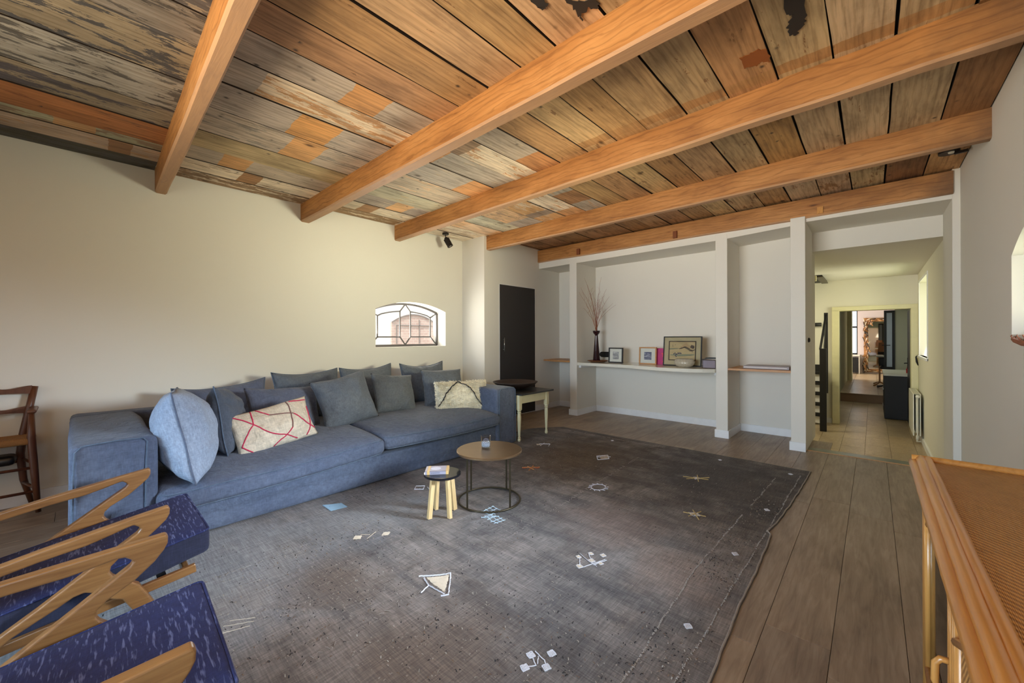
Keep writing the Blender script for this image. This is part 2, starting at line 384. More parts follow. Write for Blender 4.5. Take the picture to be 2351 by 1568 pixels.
def struct(name, mb, mat, **kw):
    o = mb.build(name, mat, **kw); o['kind'] = 'structure'; return o
def fix(mb): return mb

# ------------------------------------------------------------------ room shell
XL, XR, ZC = -4.713, 0.58, 2.735
def arch_wall(x0, x1, y0, y1, z0, z1, hy0, hy1, hz0, hz1, ztop, n=14):
    """wall slab lying in the y-z plane, with one segment-arched opening"""
    mb = MB()
    mb.box(x0, y0, z0, x1, hy0, z1); mb.box(x0, hy1, z0, x1, y1, z1); mb.box(x0, hy0, z0, x1, hy1, hz0)
    for i in range(n):
        a, b = i / n, (i + 1) / n; f = lambda t: hz1 + (ztop - hz1) * (1 - (2 * t - 1) ** 2)
        mb.prism([(hy0 + (hy1 - hy0) * a, f(a)), (hy0 + (hy1 - hy0) * b, f(b)), (hy0 + (hy1 - hy0) * b, z1), (hy0 + (hy1 - hy0) * a, z1)], 0, x0, x1)
    return mb
struct('wall_left', arch_wall(XL - 0.3, XL, -3.1, 4.04, 0, 2.9, 2.585, 3.711, 1.12, 1.62, 1.733), M_wall)
wr = arch_wall(XR, XR + 0.32, 0.6, 5.3, 0, 2.9, 2.40, 3.552, 1.245, 1.69, 1.86)
wr.box(XR, -3.1, 0, XR + 0.32, -1.9, 2.9); wr.box(XR, -0.5, 0, XR + 0.32, 0.6, 2.9); wr.box(XR, -1.9, 0, XR + 0.32, -0.5, 1.05); wr.box(XR, -1.9, 1.95, XR + 0.32, -0.5, 2.9)
struct('wall_right', wr, M_wall)
wb = MB(); wb.box(XL - 0.3, -3.25, 0, -3.4, -3.0, 2.9); wb.box(-0.6, -3.25, 0, XR + 0.32, -3.0, 2.9); wb.box(-3.4, -3.25, 2.2, -0.6, -3.0, 2.9)
struct('wall_behind', wb, M_wall)
struct('wall_cupboard', MB().box(XL - 0.3, 4.04, 0, -4.22, 6.2, 2.9), M_wall)
struct('wall_alcove', MB().box(-4.22, 5.925, 0, -0.533, 6.2, 2.9), M_wall)
# pillars and the shallow header over the alcoves
for x0, x1, yf, zt in ((-3.6, -3.467, 5.335, 2.5), (-1.44, -1.308, 5.335, 2.5), (-0.665, -0.533, 5.262, 2.53)):
    struct('wall_pillar', MB().box(x0, yf, 0, x1, 5.925, zt), M_wall, bevel=0.004)
hd = MB(); hd.prism([(-4.22, 2.412), (-3.6, 2.416), (-1.44, 2.428), (-0.665, 2.463), (-0.665, 2.52), (-4.22, 2.52)], 1, 5.337, 5.93)
struct('wall_header', hd, M_wall)
hh = MB(); hh.prism([(-0.533, 2.474), (0.53, 2.472), (0.53, 2.52), (-0.533, 2.52)], 1, 5.30, 5.93)
struct('wall_header_passage', hh, M_wall)
struct('wall_passage_jamb', MB().box(0.53, 5.3, -0.36, 0.9, 5.93, 2.74), M_wall, bevel=0.006)
# passage / hall beyond, one step lower
struct('wall_hall_lintel', MB().box(-0.533, 5.93, 2.252, 0.9, 6.05, 2.9), M_wall)
wh = MB(); wh.box(0.556, 5.93, -0.4, 0.9, 7.83, 2.5); wh.box(0.556, 9.1, -0.4, 0.9, 9.45, 2.5); wh.box(0.556, 7.83, -0.4, 0.9, 9.1, 0.93); wh.box(0.556, 7.83, 2.09, 0.9, 9.1, 2.5)
struct('wall_hall_right', wh, M_hallwall)
struct('wall_hall_left', MB().box(-2.4, 6.2, -0.4, -2.2, 9.45, 2.5), M_hallwall)
wf = MB(); wf.box(-2.4, 9.4, -0.4, -0.49, 9.58, 2.5); wf.box(0.52, 9.4, -0.4, 0.9, 9.58, 2.5); wf.box(-0.49, 9.4, 1.74, 0.52, 9.58, 2.5)
struct('wall_hall_far', wf, M_hallwall)
struct('ceiling_hall', MB().box(-2.4, 6.05, 2.262, 0.9, 9.5, 2.34), M_wall)
struct('wall_step_down', MB().box(-0.533, 5.36, -0.36, 0.53, 5.44, -0.02), M_trim)
# door lining of the far doorway
dl = MB()
for a in ((-0.557, -0.455), (0.47, 0.556)): dl.box(a[0], 9.36, -0.36, a[1], 9.6, 1.715)
dl.box(-0.557, 9.36, 1.70, 0.556, 9.6, 1.775)
struct('door_frame_far', dl, plain('yellowed_white_paint', lin(226, 220, 178), 0.4), bevel=0.006)
struct('trim_hall_right', MB().box(0.535, 5.95, -0.36, 0.556, 9.36, -0.28), M_trim)
struct('trim_hall_far', MB().box(-2.2, 9.38, -0.36, -0.56, 9.4, -0.27), M_trim)

# ceiling: dark void above, single boards below
ceil = struct('ceiling', MB().box(XL - 0.2, -3.1, 2.765, XR + 0.2, 5.95, 2.86), M_dirt)
edges = [-4.712, -4.45, -4.17, -3.87, -3.55, -3.15, -2.80, -2.51, -2.235, -1.975, -1.70, -1.44, -1.20, -0.915, -0.66, -0.40, -0.155, 0.09, 0.35, 0.579]
edges0 = [-4.712, -4.47, -4.20, -4.055, -3.70, -3.40, -2.96, -2.55, -2.28, -1.975, -1.70, -1.44, -1.20, -0.915, -0.66, -0.40, -0.155, 0.09, 0.35, 0.579]
GREY, WARMG, WHITE, YG = (182, 166, 146), (190, 172, 146), (222, 206, 182), (184, 162, 120)
ORA, BRN, LBRN, DBRN = (204, 154, 98), (172, 132, 88), (188, 154, 110), (128, 92, 58)
BLK, MID, RUST = (74, 72, 70), (142, 134, 122), (156, 100, 54)
def boards(y0, y1, ed, spec):
    for i in range(len(ed) - 1):
        a, b, c, p0, p1, wear = spec(i)
        g = random.uniform(0.003, 0.0075); z = ZC + random.uniform(-0.003, 0.004)
        mb = MB(); n = 4; x0, x1 = ed[i] + g, ed[i + 1] - g
        j = [(random.uniform(-.0025, .0025), random.uniform(-.0025, .0025)) for _ in range(n + 1)]
        for k in range(n):
            ya, yb = y0 + (y1 - y0) * k / n, y0 + (y1 - y0) * (k + 1) / n; mb.cur = 0
            mb.add([(x0 + j[k][0], ya, z), (x1 + j[k][1], ya, z), (x1 + j[k + 1][1], yb, z), (x0 + j[k + 1][0], yb, z)], [(0, 3, 2, 1)]); mb.cur = 1
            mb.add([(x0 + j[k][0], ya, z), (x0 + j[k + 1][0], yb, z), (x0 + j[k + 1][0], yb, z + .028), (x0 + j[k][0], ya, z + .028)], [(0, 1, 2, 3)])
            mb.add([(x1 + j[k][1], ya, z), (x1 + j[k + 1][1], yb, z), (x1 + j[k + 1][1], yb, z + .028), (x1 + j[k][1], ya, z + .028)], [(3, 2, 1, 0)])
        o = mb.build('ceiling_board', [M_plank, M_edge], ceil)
        o['col_a'] = lin(*a)[:3]; o['col_b'] = lin(*b)[:3]; o['col_c'] = lin(*c)[:3]
        o['patch'] = (p0, p1, wear); o['seed'] = (random.uniform(0, 50), random.uniform(0, 50), random.uniform(0, 50))
def jitc(c, k=8): 
    d = random.uniform(-k, k); return tuple(max(0, min(255, v + d + random.uniform(-3, 3))) for v in c)
def brown(i):
    pal = {9: BRN, 10: LBRN, 11: BRN, 12: LBRN, 13: (180, 150, 114), 14: BRN, 15: (178, 152, 118), 16: (182, 156, 122), 17: (174, 148, 114), 18: DBRN}
    a = jitc(pal.get(i, BRN)); return a
def sp_near(i):      # bay beside the camera
    if i == 0: return (jitc((70, 64, 56)), BLK, BLK, 9, 9, 0.52)
    if i == 1: return (jitc((168, 152, 126)), BRN, (140, 104, 72), 0.17, 0.30, 0.42)
    if i == 2: return ((150, 146, 118), (118, 96, 74), BRN, -0.1, 0.1, 0.5)
    if i == 3: return (RUST, (120, 70, 36), RUST, 9, 9, 0.4)
    if i in (4, 6): return (jitc(BLK), (136, 122, 98), BLK, 9, 9, 0.53)
    if i in (5, 7): return (jitc((134, 126, 114)), (66, 62, 58), MID, 9, 9, 0.47)
    if i == 8: return (jitc(BLK), (130, 118, 100), MID, 9, 9, 0.5)
    return (brown(i), DBRN, DBRN, 9, 9, 0.35)
def sp_1(i):
    t = {0: ((140, 112, 84), WHITE, BRN, 9, 9, .45), 1: (WHITE, (150, 120, 86), (160, 118, 78), 1.02, 1.18, .42), 2: (GREY, (166, 150, 128), ORA, 0.82, 1.02, .4),
         3: (YG, (140, 118, 84), YG, 9, 9, .36), 4: (GREY, MID, ORA, 1.10, 1.34, .42), 5: ((176, 162, 146), MID, (206, 150, 86), 1.02, 1.30, .42),
         6: ((216, 196, 166), (186, 134, 80), (180, 166, 148), 0.5, 0.74, .48), 7: ((178, 162, 144), (186, 170, 150), (196, 142, 86), 1.12, 1.36, .40)}
    if i in t: return t[i]
    return (brown(i), DBRN, ORA, 9, 9, 0.36)
def sp_2(i):
    t = {0: ((150, 120, 88), WHITE, BRN, 9, 9, .45), 1: (WHITE, (226, 214, 196), (170, 128, 88), 2.18, 2.36, .45), 2: ((160, 146, 132), WARMG, (214, 168, 116), 2.4, 2.62, .4),
         3: ((178, 170, 142), YG, YG, 9, 9, .4), 4: (WARMG, (214, 180, 140), (210, 160, 104), 1.76, 2.0, .42), 5: ((180, 168, 152), WARMG, (206, 150, 94), 2.55, 2.85, .4),
         6: ((176, 164, 148), WARMG, (200, 146, 92), 1.7, 2.05, .4), 7: ((216, 198, 172), (186, 132, 80), (160, 130, 100), 1.76, 2.12, .44), 8: ((172, 156, 138), WARMG, (180, 126, 80), 2.5, 2.85, .4)}
    if i in t: return t[i]
    return (brown(i), DBRN, (168, 128, 84), 2.62, 2.72, 0.36)
def sp_3(i):  # bay by the left window; board whites raised to carry its bounced light
    t = {0: ((222, 206, 184), (240, 228, 210), BRN, 9, 9, .5), 1: ((226, 204, 176), (240, 226, 206), ORA, 9, 9, .5), 2: ((216, 176, 134), ORA, (222, 190, 156), 3.5, 4.0, .42),
         3: ((196, 190, 166), (150, 136, 112), YG, 9, 9, .4), 4: ((206, 170, 130), (160, 132, 108), (176, 164, 150), 3.8, 4.1, .45), 5: ((196, 152, 104), (206, 186, 160), (150, 130, 112), 3.7, 3.86, .45),
         6: ((224, 204, 178), (196, 142, 92), (206, 156, 108), 3.85, 4.1, .44), 7: ((170, 158, 142), (190, 150, 108), (160, 116, 78), 3.4, 3.75, .42)}
    if i in t: return t[i]
    return (brown(i), DBRN, BRN, 9, 9, 0.36)
def sp_4(i):
    return (jitc((158, 118, 80)) if i < 12 else brown(i), DBRN, BRN, 9, 9, 0.42)
boards(-3.05, 0.47, edges0, sp_near); boards(0.47, 1.70, edges, sp_1); boards(1.70, 2.83, edges, sp_2); boards(2.83, 4.07, edges, sp_3)
e4 = [e for e in edges if e > -4.2]; e4 = [-4.22] + e4[0:]
boards(4.07, 5.45, e4, lambda i: sp_4(i + 2))
# dark tar stains and splintered hole on the boards
STAINS = (([(-1.12, 1.33), (-1.118, 1.403), (-1.101, 1.438), (-1.072, 1.426), (-1.06, 1.34)], 0),
          ([(-1.0, 1.44), (-0.999, 1.525), (-1.003, 1.568), (-1.015, 1.608), (-0.98, 1.575), (-0.944, 1.563), (-0.915, 1.597), (-0.893, 1.55), (-0.946, 1.515), (-0.966, 1.50)], 0),
          ([(-0.29, 2.0), (-0.287, 2.212), (-0.27, 2.234), (-0.289, 2.284), (-0.301, 2.317), (-0.296, 2.374), (-0.283, 2.401), (-0.259, 2.371), (-0.235, 2.341), (-0.225, 2.275), (-0.2, 2.0)], 0),
          ([(-0.52, 2.40), (-0.53, 2.502), (-0.463, 2.525), (-0.438, 2.502), (-0.405, 2.54), (-0.405, 2.431), (-0.428, 2.388), (-0.475, 2.396)], 1))
for pts, c in STAINS:
    q = []
    for k in range(len(pts)):
        a, b = pts[k], pts[(k + 1) % len(pts)]
        for t in range(4): q.append((a[0] + (b[0] - a[0]) * t / 4 + random.uniform(-.008, .008), a[1] + (b[1] - a[1]) * t / 4 + random.uniform(-.008, .008)))
    MB().prism(q, 2, ZC - 0.0062, ZC - 0.003).build('tar_stain', plain('tar', lin(44, 38, 34), 0.7) if c == 0 else plain('splintered_wood', lin(150, 84, 34), 0.9, bump=0.9), ceil, tri=True)

# beams (each one lifts away): slightly out of true, as in the old barn
def beam(lbl, xa, xb, ya, yb, w, zb, zt, cut=0.0):
    mb = MB(); n = 26
    for i in range(n):
        ring = []
        for t in (i / n, (i + 1) / n):
            x = xa + (xb - xa) * t; y = ya + (yb - ya) * t
            w0 = 0.004 * noise.noise((x * 1.7, ya * 3, 1)); w1 = 0.006 * noise.noise((x * 2.1, ya * 5, 7)); w2 = 0.005 * noise.noise((x * 2.6, ya, 9))
            c = 0.012
            ring.append([(x, y + w0, zt), (x, y + w0, zb + c + w2), (x, y + c + w0, zb + w2), (x, y + w + w1 - c, zb + w2), (x, y + w + w1, zb + c + w2), (x, y + w + w1, zt)])
        vs = ring[0] + ring[1]; fs = [(k, k + 1, k + 7, k + 6) for k in range(5)] + [(5, 0, 6, 11)]
        if i == 0: fs.append((0, 1, 2, 3, 4, 5))
        if i == n - 1: fs.append((11, 10, 9, 8, 7, 6))
        mb.add(vs, fs)
    return tag(mb.build('ceiling_beam', M_beam, merge=True), lbl, 'beam', 'pine beams under the ceiling')
beam('pine ceiling beam above the armchairs, shown mostly by its pale worn underside', XL - .02, XR, 0.475, 0.345, 0.085, 2.54, 2.74)
beam('pine ceiling beam with black flame-like grain, second from the armchairs', XL - .02, XR, 1.69, 1.655, 0.10, 2.54, 2.74)
beam('plain orange pine ceiling beam ending at the left wall just before the spotlight', XL - .02, XR, 2.865, 2.74, 0.09, 2.54, 2.74)
beam('pine ceiling beam starting at the white pier corner beside the dark door', -4.24, XR, 4.09, 4.03, 0.085, 2.535, 2.735)
b5 = beam('pine ceiling beam resting along the white header above the alcoves', -4.225, 0.535, 5.30, 5.26, 0.14, 2.512, 2.715)
pt = MB(); pt.box(-0.43, 5.252, 2.53, -0.38, 5.275, 2.60); pt.build('repair_block', M_rattan, b5, label='lighter block with three bolt holes')
for x in (-3.42, -1.93):
    m = MB(); m.box(x, 5.27 + (-.008 * (x + 4.2)), 2.53, x + 0.05, 5.30, 2.62); m.build('mortise_scar', plain('scar_wood', lin(120, 66, 34), 0.8, bump=0.8), b5)

# main floor: single oak boards running away from the camera
fl = struct('floor', MB().box(XL - 0.2, -3.2, -0.2, XR + 0.1, 5.36, -0.012).box(XL - 0.2, 5.36, -0.2, -0.534, 5.93, -0.012), M_dirt)
def cut_box(mb, x0, x1, y0, y1, z0, z1): mb.box(x0, y0, z0, x1, y1, z1)
pw = 0.222; x = XL
cols = []
xe = 0.096; 
while xe > XL: xe -= pw
xe0 = xe
k = 0
while xe0 < XR:
    x0, x1 = max(xe0, XL), min(xe0 + pw, XR); y = -3.05 - random.uniform(0, 1.7)
    while y < 5.93:
        y2 = y + 1.82; a, b = max(y, -3.05), min(y2, 5.92)
        # boards stop at the step beside the passage
        if x0 > -0.55: b = min(b, 5.36)
        if b - a > 0.02 and x1 - x0 > 0.01:
            if x1 < -4.22 and b > 4.04: b = min(b, 4.04)
            if b - a > 0.02:
                MB().box(x0 + .0008, a + .0008, -0.012, x1 - .0008, b - .0008, 0).build('floor_board', M_floor, fl, bevel=0.001, seg=1)
        y = y2
    xe0 += pw; k += 1
# grey-green step edge and hall floor tiles
struct('trim_step', MB().box(-0.533, 5.36, -0.03, 0.53, 5.52, 0.002), plain('grey_green_stone', lin(124, 128, 112), 0.25), bevel=0.004)
struct('trim_step_nosing', MB().box(-0.533, 5.345, -0.012, 0.53, 5.362, 0.006), M_oakshelf)
hf = struct('floor_hall', MB().box(-2.4, 5.44, -0.5, 0.9, 12.77, -0.366), M_dirt)
tx = [-0.353 + 0.2665 * k for k in range(-7, 5)]
for i in range(len(tx) - 1):
    x0, x1 = tx[i], min(tx[i + 1], 0.556)
    y = 5.44 - (0.55 if i % 2 else 0.0) * 0.5
    while y < 12.7:
        a, b = max(y, 5.44), min(y + 0.6, 12.75)
        if b > a and not (x0 < -0.65 and a > 9.4):
            MB().box(x0 + .0015, a + .0015, -0.372, x1 - .0015, b - .0015, -0.36).build('floor_tile', M_tile, hf)
        y += 0.6
# baseboards
def base(name, x0, y0, x1, y1, h=0.095): struct(name, MB().box(x0, y0, 0, x1, y1, h), M_trim, bevel=0.003)
base('baseboard_left', XL, -3, XL + 0.014, 4.036); base('baseboard_pier', XL + .014, 4.022, -4.206, 4.036)
base('baseboard_cupboard', -4.22, 5.22, -4.206, 5.91); base('baseboard_cupboard_near', -4.22, 4.036, -4.206, 4.355)
base('baseboard_alcove_left', -4.206, 5.911, -3.6, 5.925); base('baseboard_alcove', -3.453, 5.911, -1.44, 5.925); base('baseboard_alcove_right', -1.294, 5.911, -0.665, 5.925)
for x0, x1, yf in ((-3.6, -3.467, 5.335), (-1.44, -1.308, 5.335), (-0.665, -0.533, 5.262)):
    mb = MB(); mb.box(x0 - .014, yf - .014, 0, x1 + (.014 if x1 < -0.6 else 0), yf, .095)
    if x1 < -0.6: mb.box(x1, yf, 0, x1 + .014, 5.911, .095)
    mb.box(x0 - .014, yf, 0, x0, 5.911, .095)
    struct('baseboard_pillar', mb, M_trim, bevel=0.003)
base('baseboard_right', XR - .014, -3, XR, 5.3)

# ------------------------------------------------------------------ windows and doors
def arch_z(t, z1, zt): return z1 + (zt - z1) * (1 - (2 * t - 1) ** 2)
def leaded(name, x, y0, y1, z0, z1, zt):
    w = bpy.data.objects.new(name, None); C.objects.link(w); w['kind'] = 'structure'; ROOTS[w.name] = Vector((0, 0, 0))
    A = lambda t, d=0.0: (x, y0 + d + (y1 - y0 - 2 * d) * t, arch_z(t, z1, zt) - d)
    N = 16
    outer = [(x, y1, z0), (x, y0, z0)] + [A(i / N) for i in range(N + 1)]
    fr = MB(); loop = outer
    for i in range(len(loop)):
        fr.bar(loop[i], loop[(i + 1) % len(loop)], 0.032, 0.02, up=(1, 0, 0))
    fr.build('window_frame', M_lead, w)
    H = z1 - z0; d = 0.12; yc = (y0 + y1) / 2; hw = 0.085
    Lp = [(x, y0 + d, z0 + d), (x, y0 + d, z1 - 0.07)] + [(x, y0 + d + (yc - hw - y0 - d) * i / 6, arch_z((d + (yc - hw - y0 - d) * i / 6) / (y1 - y0), z1 - 0.1, zt - 0.105)) for i in range(1, 7)] + [(x, yc - hw, z0 + d)]
    Rp = [(x, 2 * yc - p[1], p[2]) for p in Lp]
    top, bot = (x, yc, zt - 0.005), (x, yc, z0 + 0.01)
    def came(pts, closed=False):
        m = MB()
        for i in range(len(pts) - (0 if closed else 1)): m.bar(pts[i], pts[(i + 1) % len(pts)], 0.017, 0.01, up=(1, 0, 0))
        m.build('lead_came', M_lead, w)
    came(Lp, True); came(Rp, True)
    came([Lp[-2], top, Rp[-2]]); came([Lp[-1], bot, Rp[-1]])
    came([(x, y0, z0), Lp[0]]); came([(x, y1, z0), Rp[0]]); came([(x, y0, z1), Lp[1]]); came([(x, y1, z1), Rp[1]])
    def pane(pts): MB().prism([(p[1], p[2]) for p in pts], 0, x - 0.0015, x + 0.0015).build('glass_pane', M_glass, w, tri=True)
    pane(Lp); pane(Rp); pane([Lp[-1], Lp[-2], top, Rp[-2], Rp[-1], bot])
    pane([(x, y0, z0), Lp[0], Lp[-1], bot]); pane([bot, Rp[-1], Rp[0], (x, y1, z0)])
    pane([(x, y0, z0), (x, y0, z1), Lp[1], Lp[0]]); pane([(x, y1, z0), Rp[0], Rp[1], (x, y1, z1)])
    pane([(x, y0, z1)] + [A(i / 16) for i in range(1, 9)] + [Lp[-2]] + Lp[-3:0:-1]); pane([(x, y1, z1)] + [A(1 - i / 16) for i in range(1, 9)] + [Rp[-2]] + Rp[-3:0:-1])
    return w
leaded('window_1', -4.912, 2.60, 3.697, 1.135, 1.61, 1.722)
leaded('window_2', 0.80, 2.41, 3.54, 1.26, 1.69, 1.85)
w3 = struct('window_3', MB(), M_black)
for x in (-3.4, -2.7, -2.0, -1.3, -0.6): MB().box(x - .03, -3.12, 0, x + .03, -3.06, 2.2).build('window_frame', M_black, w3)
for z in (0.03, 2.17): MB().box(-3.4, -3.12, z - .03, -0.6, -3.06, z + .03).build('window_rail', M_black, w3)
w4 = struct('window_4', MB().box(0.76, 7.83, 0.9, 0.9, 9.1, 0.93), M_trim)
fr = MB(); fr.box(0.546, 7.79, 0.90, 0.557, 7.83, 2.13); fr.box(0.546, 9.1, 0.90, 0.557, 9.14, 2.13); fr.box(0.546, 7.83, 2.09, 0.557, 9.1, 2.13); fr.box(0.53, 7.79, 0.895, 0.60, 9.14, 0.93)
fr.build('window_frame', M_trim, w4, bevel=0.002)
d1 = struct('door_1', MB().box(-4.235, 4.364, 0.012, -4.212, 5.208, 2.056), M_door, bevel=0.002)
h = MB(); h.tube([(-4.185, 4.43, 1.03), (-4.185, 4.43, 1.24)], 0.006, 10); h.tube([(-4.214, 4.43, 1.06), (-4.185, 4.43, 1.06)], 0.005, 8); h.tube([(-4.214, 4.43, 1.21), (-4.185, 4.43, 1.21)], 0.005, 8)
h.build('door_handle', M_steel, d1, smooth=True, label='slim brushed steel bar handle')
for z in (0.33, 1.08, 1.86): MB().box(-4.22, 5.212, z - .045, -4.208, 5.226, z + .045).build('hinge', M_whitebar, d1, bevel=0.002)
fgap = MB(); fgap.box(-4.222, 4.352, 0, -4.2165, 4.360, 2.066); fgap.box(-4.222, 5.212, 0, -4.2165, 5.22, 2.066); fgap.box(-4.222, 4.352, 2.06, -4.2165, 5.22, 2.068)
fgap.build('door_rebate', M_trim, d1)

# ------------------------------------------------------------------ outside
struct('ground_outside', MB().box(XR + 0.33, -30, -0.5, 60, 60, -0.45), plain('lawn', lin(110, 132, 58), 0.9, bump=0.6, scale=30, var=0.3))
struct('ground_outside_left', MB().box(-40, -30, -0.3, XL - 0.31, 60, -0.25), plain('pale_gravel', lin(196, 190, 180), 0.9))
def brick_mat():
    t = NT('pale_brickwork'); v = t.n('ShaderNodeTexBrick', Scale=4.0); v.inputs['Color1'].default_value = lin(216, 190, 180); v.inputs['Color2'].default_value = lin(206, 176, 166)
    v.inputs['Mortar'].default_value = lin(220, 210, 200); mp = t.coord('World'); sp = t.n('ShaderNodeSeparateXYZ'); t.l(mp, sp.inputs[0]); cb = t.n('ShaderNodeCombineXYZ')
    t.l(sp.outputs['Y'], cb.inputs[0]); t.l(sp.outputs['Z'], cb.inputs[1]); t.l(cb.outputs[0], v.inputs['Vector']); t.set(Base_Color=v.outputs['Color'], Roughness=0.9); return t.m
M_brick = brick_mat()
out = thing('outbuilding', 'sunlit whitewashed outbuilding with a made-up arch panel for the reflection in the small leaded window', 'building', (-8.7, 5.5, -0.25))
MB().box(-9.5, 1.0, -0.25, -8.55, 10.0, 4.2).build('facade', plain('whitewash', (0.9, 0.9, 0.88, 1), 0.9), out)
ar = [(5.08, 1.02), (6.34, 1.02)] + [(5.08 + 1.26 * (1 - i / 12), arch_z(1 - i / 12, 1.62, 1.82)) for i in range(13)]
MB().prism(ar, 0, -8.56, -8.5).build('mirrored_arch', M_brick, out, tri=True)  # arch panel put outside to stand for the arch mirrored in the pane
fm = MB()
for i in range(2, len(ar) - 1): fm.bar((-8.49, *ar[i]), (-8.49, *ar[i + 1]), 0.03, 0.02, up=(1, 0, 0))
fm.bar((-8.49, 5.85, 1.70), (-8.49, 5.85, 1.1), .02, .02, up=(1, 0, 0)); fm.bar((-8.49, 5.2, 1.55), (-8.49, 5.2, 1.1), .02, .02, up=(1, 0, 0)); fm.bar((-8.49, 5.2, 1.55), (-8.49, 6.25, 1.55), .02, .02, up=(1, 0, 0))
fm.build('mirrored_arch_rim', plain('grey_render', lin(150, 140, 136), .8), out)
hs = thing('brick_house', 'red brick neighbouring house outside the right-hand arched window', 'building', (7.5, 4, -0.45))
MB().box(7.0, -2, -0.45, 11, 12, 3.6).build('facade', M_brick, hs)
MB().prism([(6.7, 3.6), (11.3, 3.6), (9.0, 5.6)], 1, -2.2, 12.2).build('roof', plain('clay_roof', lin(120, 60, 44), .8), hs)

# ------------------------------------------------------------------ rug
def rug_mat():
    t = NT('worn_flatweave'); v = t.coord('World')
    big = t.noise(v, 1.1, 4, 0.6, 0.5); med = t.noise(v, 4.2, 5, 0.65, 0.3)
    wx = t.noise(t.coord('World', (1, 0.06, 1)), 170, 3, 0.6); wy = t.noise(t.coord('World', (0.06, 1, 1)), 170, 3, 0.6)
    band = t.noise(t.coord('World', (0.35, 2.2, 1)), 3.5, 4, 0.6)
    c = t.ramp(big, [(0.30, lin(84, 82, 84)), (0.45, lin(102, 98, 97)), (0.58, lin(124, 115, 109)), (0.72, lin(98, 92, 88))])
    c = t.mix(t.ramp(med, [(0.42, 0.0), (0.66, 0.55)]), c, lin(144, 138, 134))
    c = t.mix(t.ramp(med, [(0.30, 0.5), (0.44, 0.0)]), c, lin(70, 64, 62))
    c = t.mix(t.ramp(band, [(0.46, 0.0), (0.64, 0.5)]), c, lin(64, 64, 68))
    # rusty-brown, paler and darker round areas at fixed spots
    sp = t.n('ShaderNodeSeparateXYZ'); t.l(v, sp.inputs[0])
    X, Y = sp.outputs['X'], sp.outputs['Y']
    def spot(cx, cy, r):
        a = t.math('POWER', t.math('SUBTRACT', X, cx), 2.0); b = t.math('POWER', t.math('SUBTRACT', Y, cy), 2.0)
        d = t.math('SQRT', t.math('ADD', a, b)); d = t.math('ADD', d, t.math('MULTIPLY', t.math('SUBTRACT', med, 0.5), r * 1.2))
        return t.ramp(t.math('DIVIDE', d, r), [(0.3, 0.75), (1.0, 0.0)])
    c = t.mix(spot(-2.25, 3.6, 1.0), c, lin(92, 78, 62)); c = t.mix(spot(-2.6, 0.5, 0.75), c, lin(156, 158, 162))
    c = t.mix(spot(-2.7, 1.4, 0.6), c, lin(140, 142, 146)); c = t.mix(spot(-2.05, 0.9, 0.30), c, lin(100, 86, 76)); c = t.mix(spot(-0.75, 2.1, 0.3), c, lin(134, 120, 112))
    c = t.mix(spot(-0.9, 3.7, 1.3), c, lin(66, 62, 61)); c = t.mix(spot(-1.3, 2.4, 0.4), c, lin(118, 104, 98)); c = t.mix(spot(-1.25, 0.9, 0.5), c, lin(104, 92, 84))
    w = t.math('ADD', t.math('MULTIPLY', wx, 0.5), t.math('MULTIPLY', wy, 0.5))
    c = t.mix(0.9, c, t.ramp(w, [(0.38, (0.68, 0.68, 0.69, 1)), (0.5, (1, 1, 1, 1)), (0.62, (1.42, 1.41, 1.40, 1))]), 'MULTIPLY')
    sp2 = t.noise(v, 60, 3, 0.7); c = t.mix(t.ramp(sp2, [(0.66, 0.0), (0.74, 0.5)]), c, lin(170, 164, 156))
    t.set(Base_Color=c, Roughness=0.95); t.bump(t.math('ADD', w, t.math('MULTIPLY', med, 0.6)), 0.6, 0.004); return t.m
M_rug = rug_mat()
ridges = [((-2.09, 1.70), (-2.02, 2.23), .007, .02), ((-2.02, 2.23), (-1.82, 2.96), .006, .015), ((-1.71, 1.30), (-1.40, 1.36), .009, .02), ((-1.76, .81), (-1.52, .97), .008, .02), ((-1.83, 1.04), (-1.81, 1.47), .006, .015),
          ((-1.39, 2.69), (-1.41, 3.19), .008, .015), ((-1.26, 2.88), (-1.13, 2.92), .008, .015), ((-2.13, .51), (-1.76, .81), .008, .025), ((-1.14, 1.10), (-1.04, 1.38), .005, .015), ((-.83, 1.68), (-.71, 2.0), .004, .015), ((-2.4, 1.62), (-2.09, 1.70), .006, .03), ((-2.0, 1.75), (-1.86, 2.0), .012, .02)]
def seg_d(px_, py_, a, b):
    ax, ay = a; bx, by = b; dx, dy = bx - ax, by - ay; t = max(0, min(1, ((px_ - ax) * dx + (py_ - ay) * dy) / (dx * dx + dy * dy)))
    return math.hypot(px_ - ax - dx * t, py_ - ay - dy * t), t
def rug_z(x, y):
    z = 0.007 + 0.0025 * noise.noise((x * 2.2, y * 2.2, 3))
    for a, b, h_, w_ in ridges:
        if min(a[0], b[0]) - .1 < x < max(a[0], b[0]) + .1 and min(a[1], b[1]) - .1 < y < max(a[1], b[1]) + .1:
            d, t = seg_d(x, y, a, b); z += h_ * math.exp(-(d / w_) ** 2) * math.sin(PI * min(1, max(0.08, t * .84 + .08)))
    return z
RX_pts = [(-0.8, -0.445), (1.53, -0.43), (2.03, -0.45), (2.41, -0.452), (2.80, -0.462), (2.91, -0.468), (2.945, -0.492), (2.99, -0.487), (3.10, -0.470), (3.49, -0.447), (4.0, -0.428), (4.5, -0.418)]
def rx(y):
    for (a, b), (c, d) in zip(RX_pts, RX_pts[1:]):
        if y <= c: return b + (d - b) * max(0, (y - a) / (c - a)) + 0.004 * noise.noise((y * 9, 0, 0))
    return RX_pts[-1][1]
def lx(y): return -3.04 - 0.09 * (y + 0.8) * (1 if y < 3.9 else 1) + (0.35 * ((y - 3.9) / 0.6) ** 2 if y > 3.9 else 0)
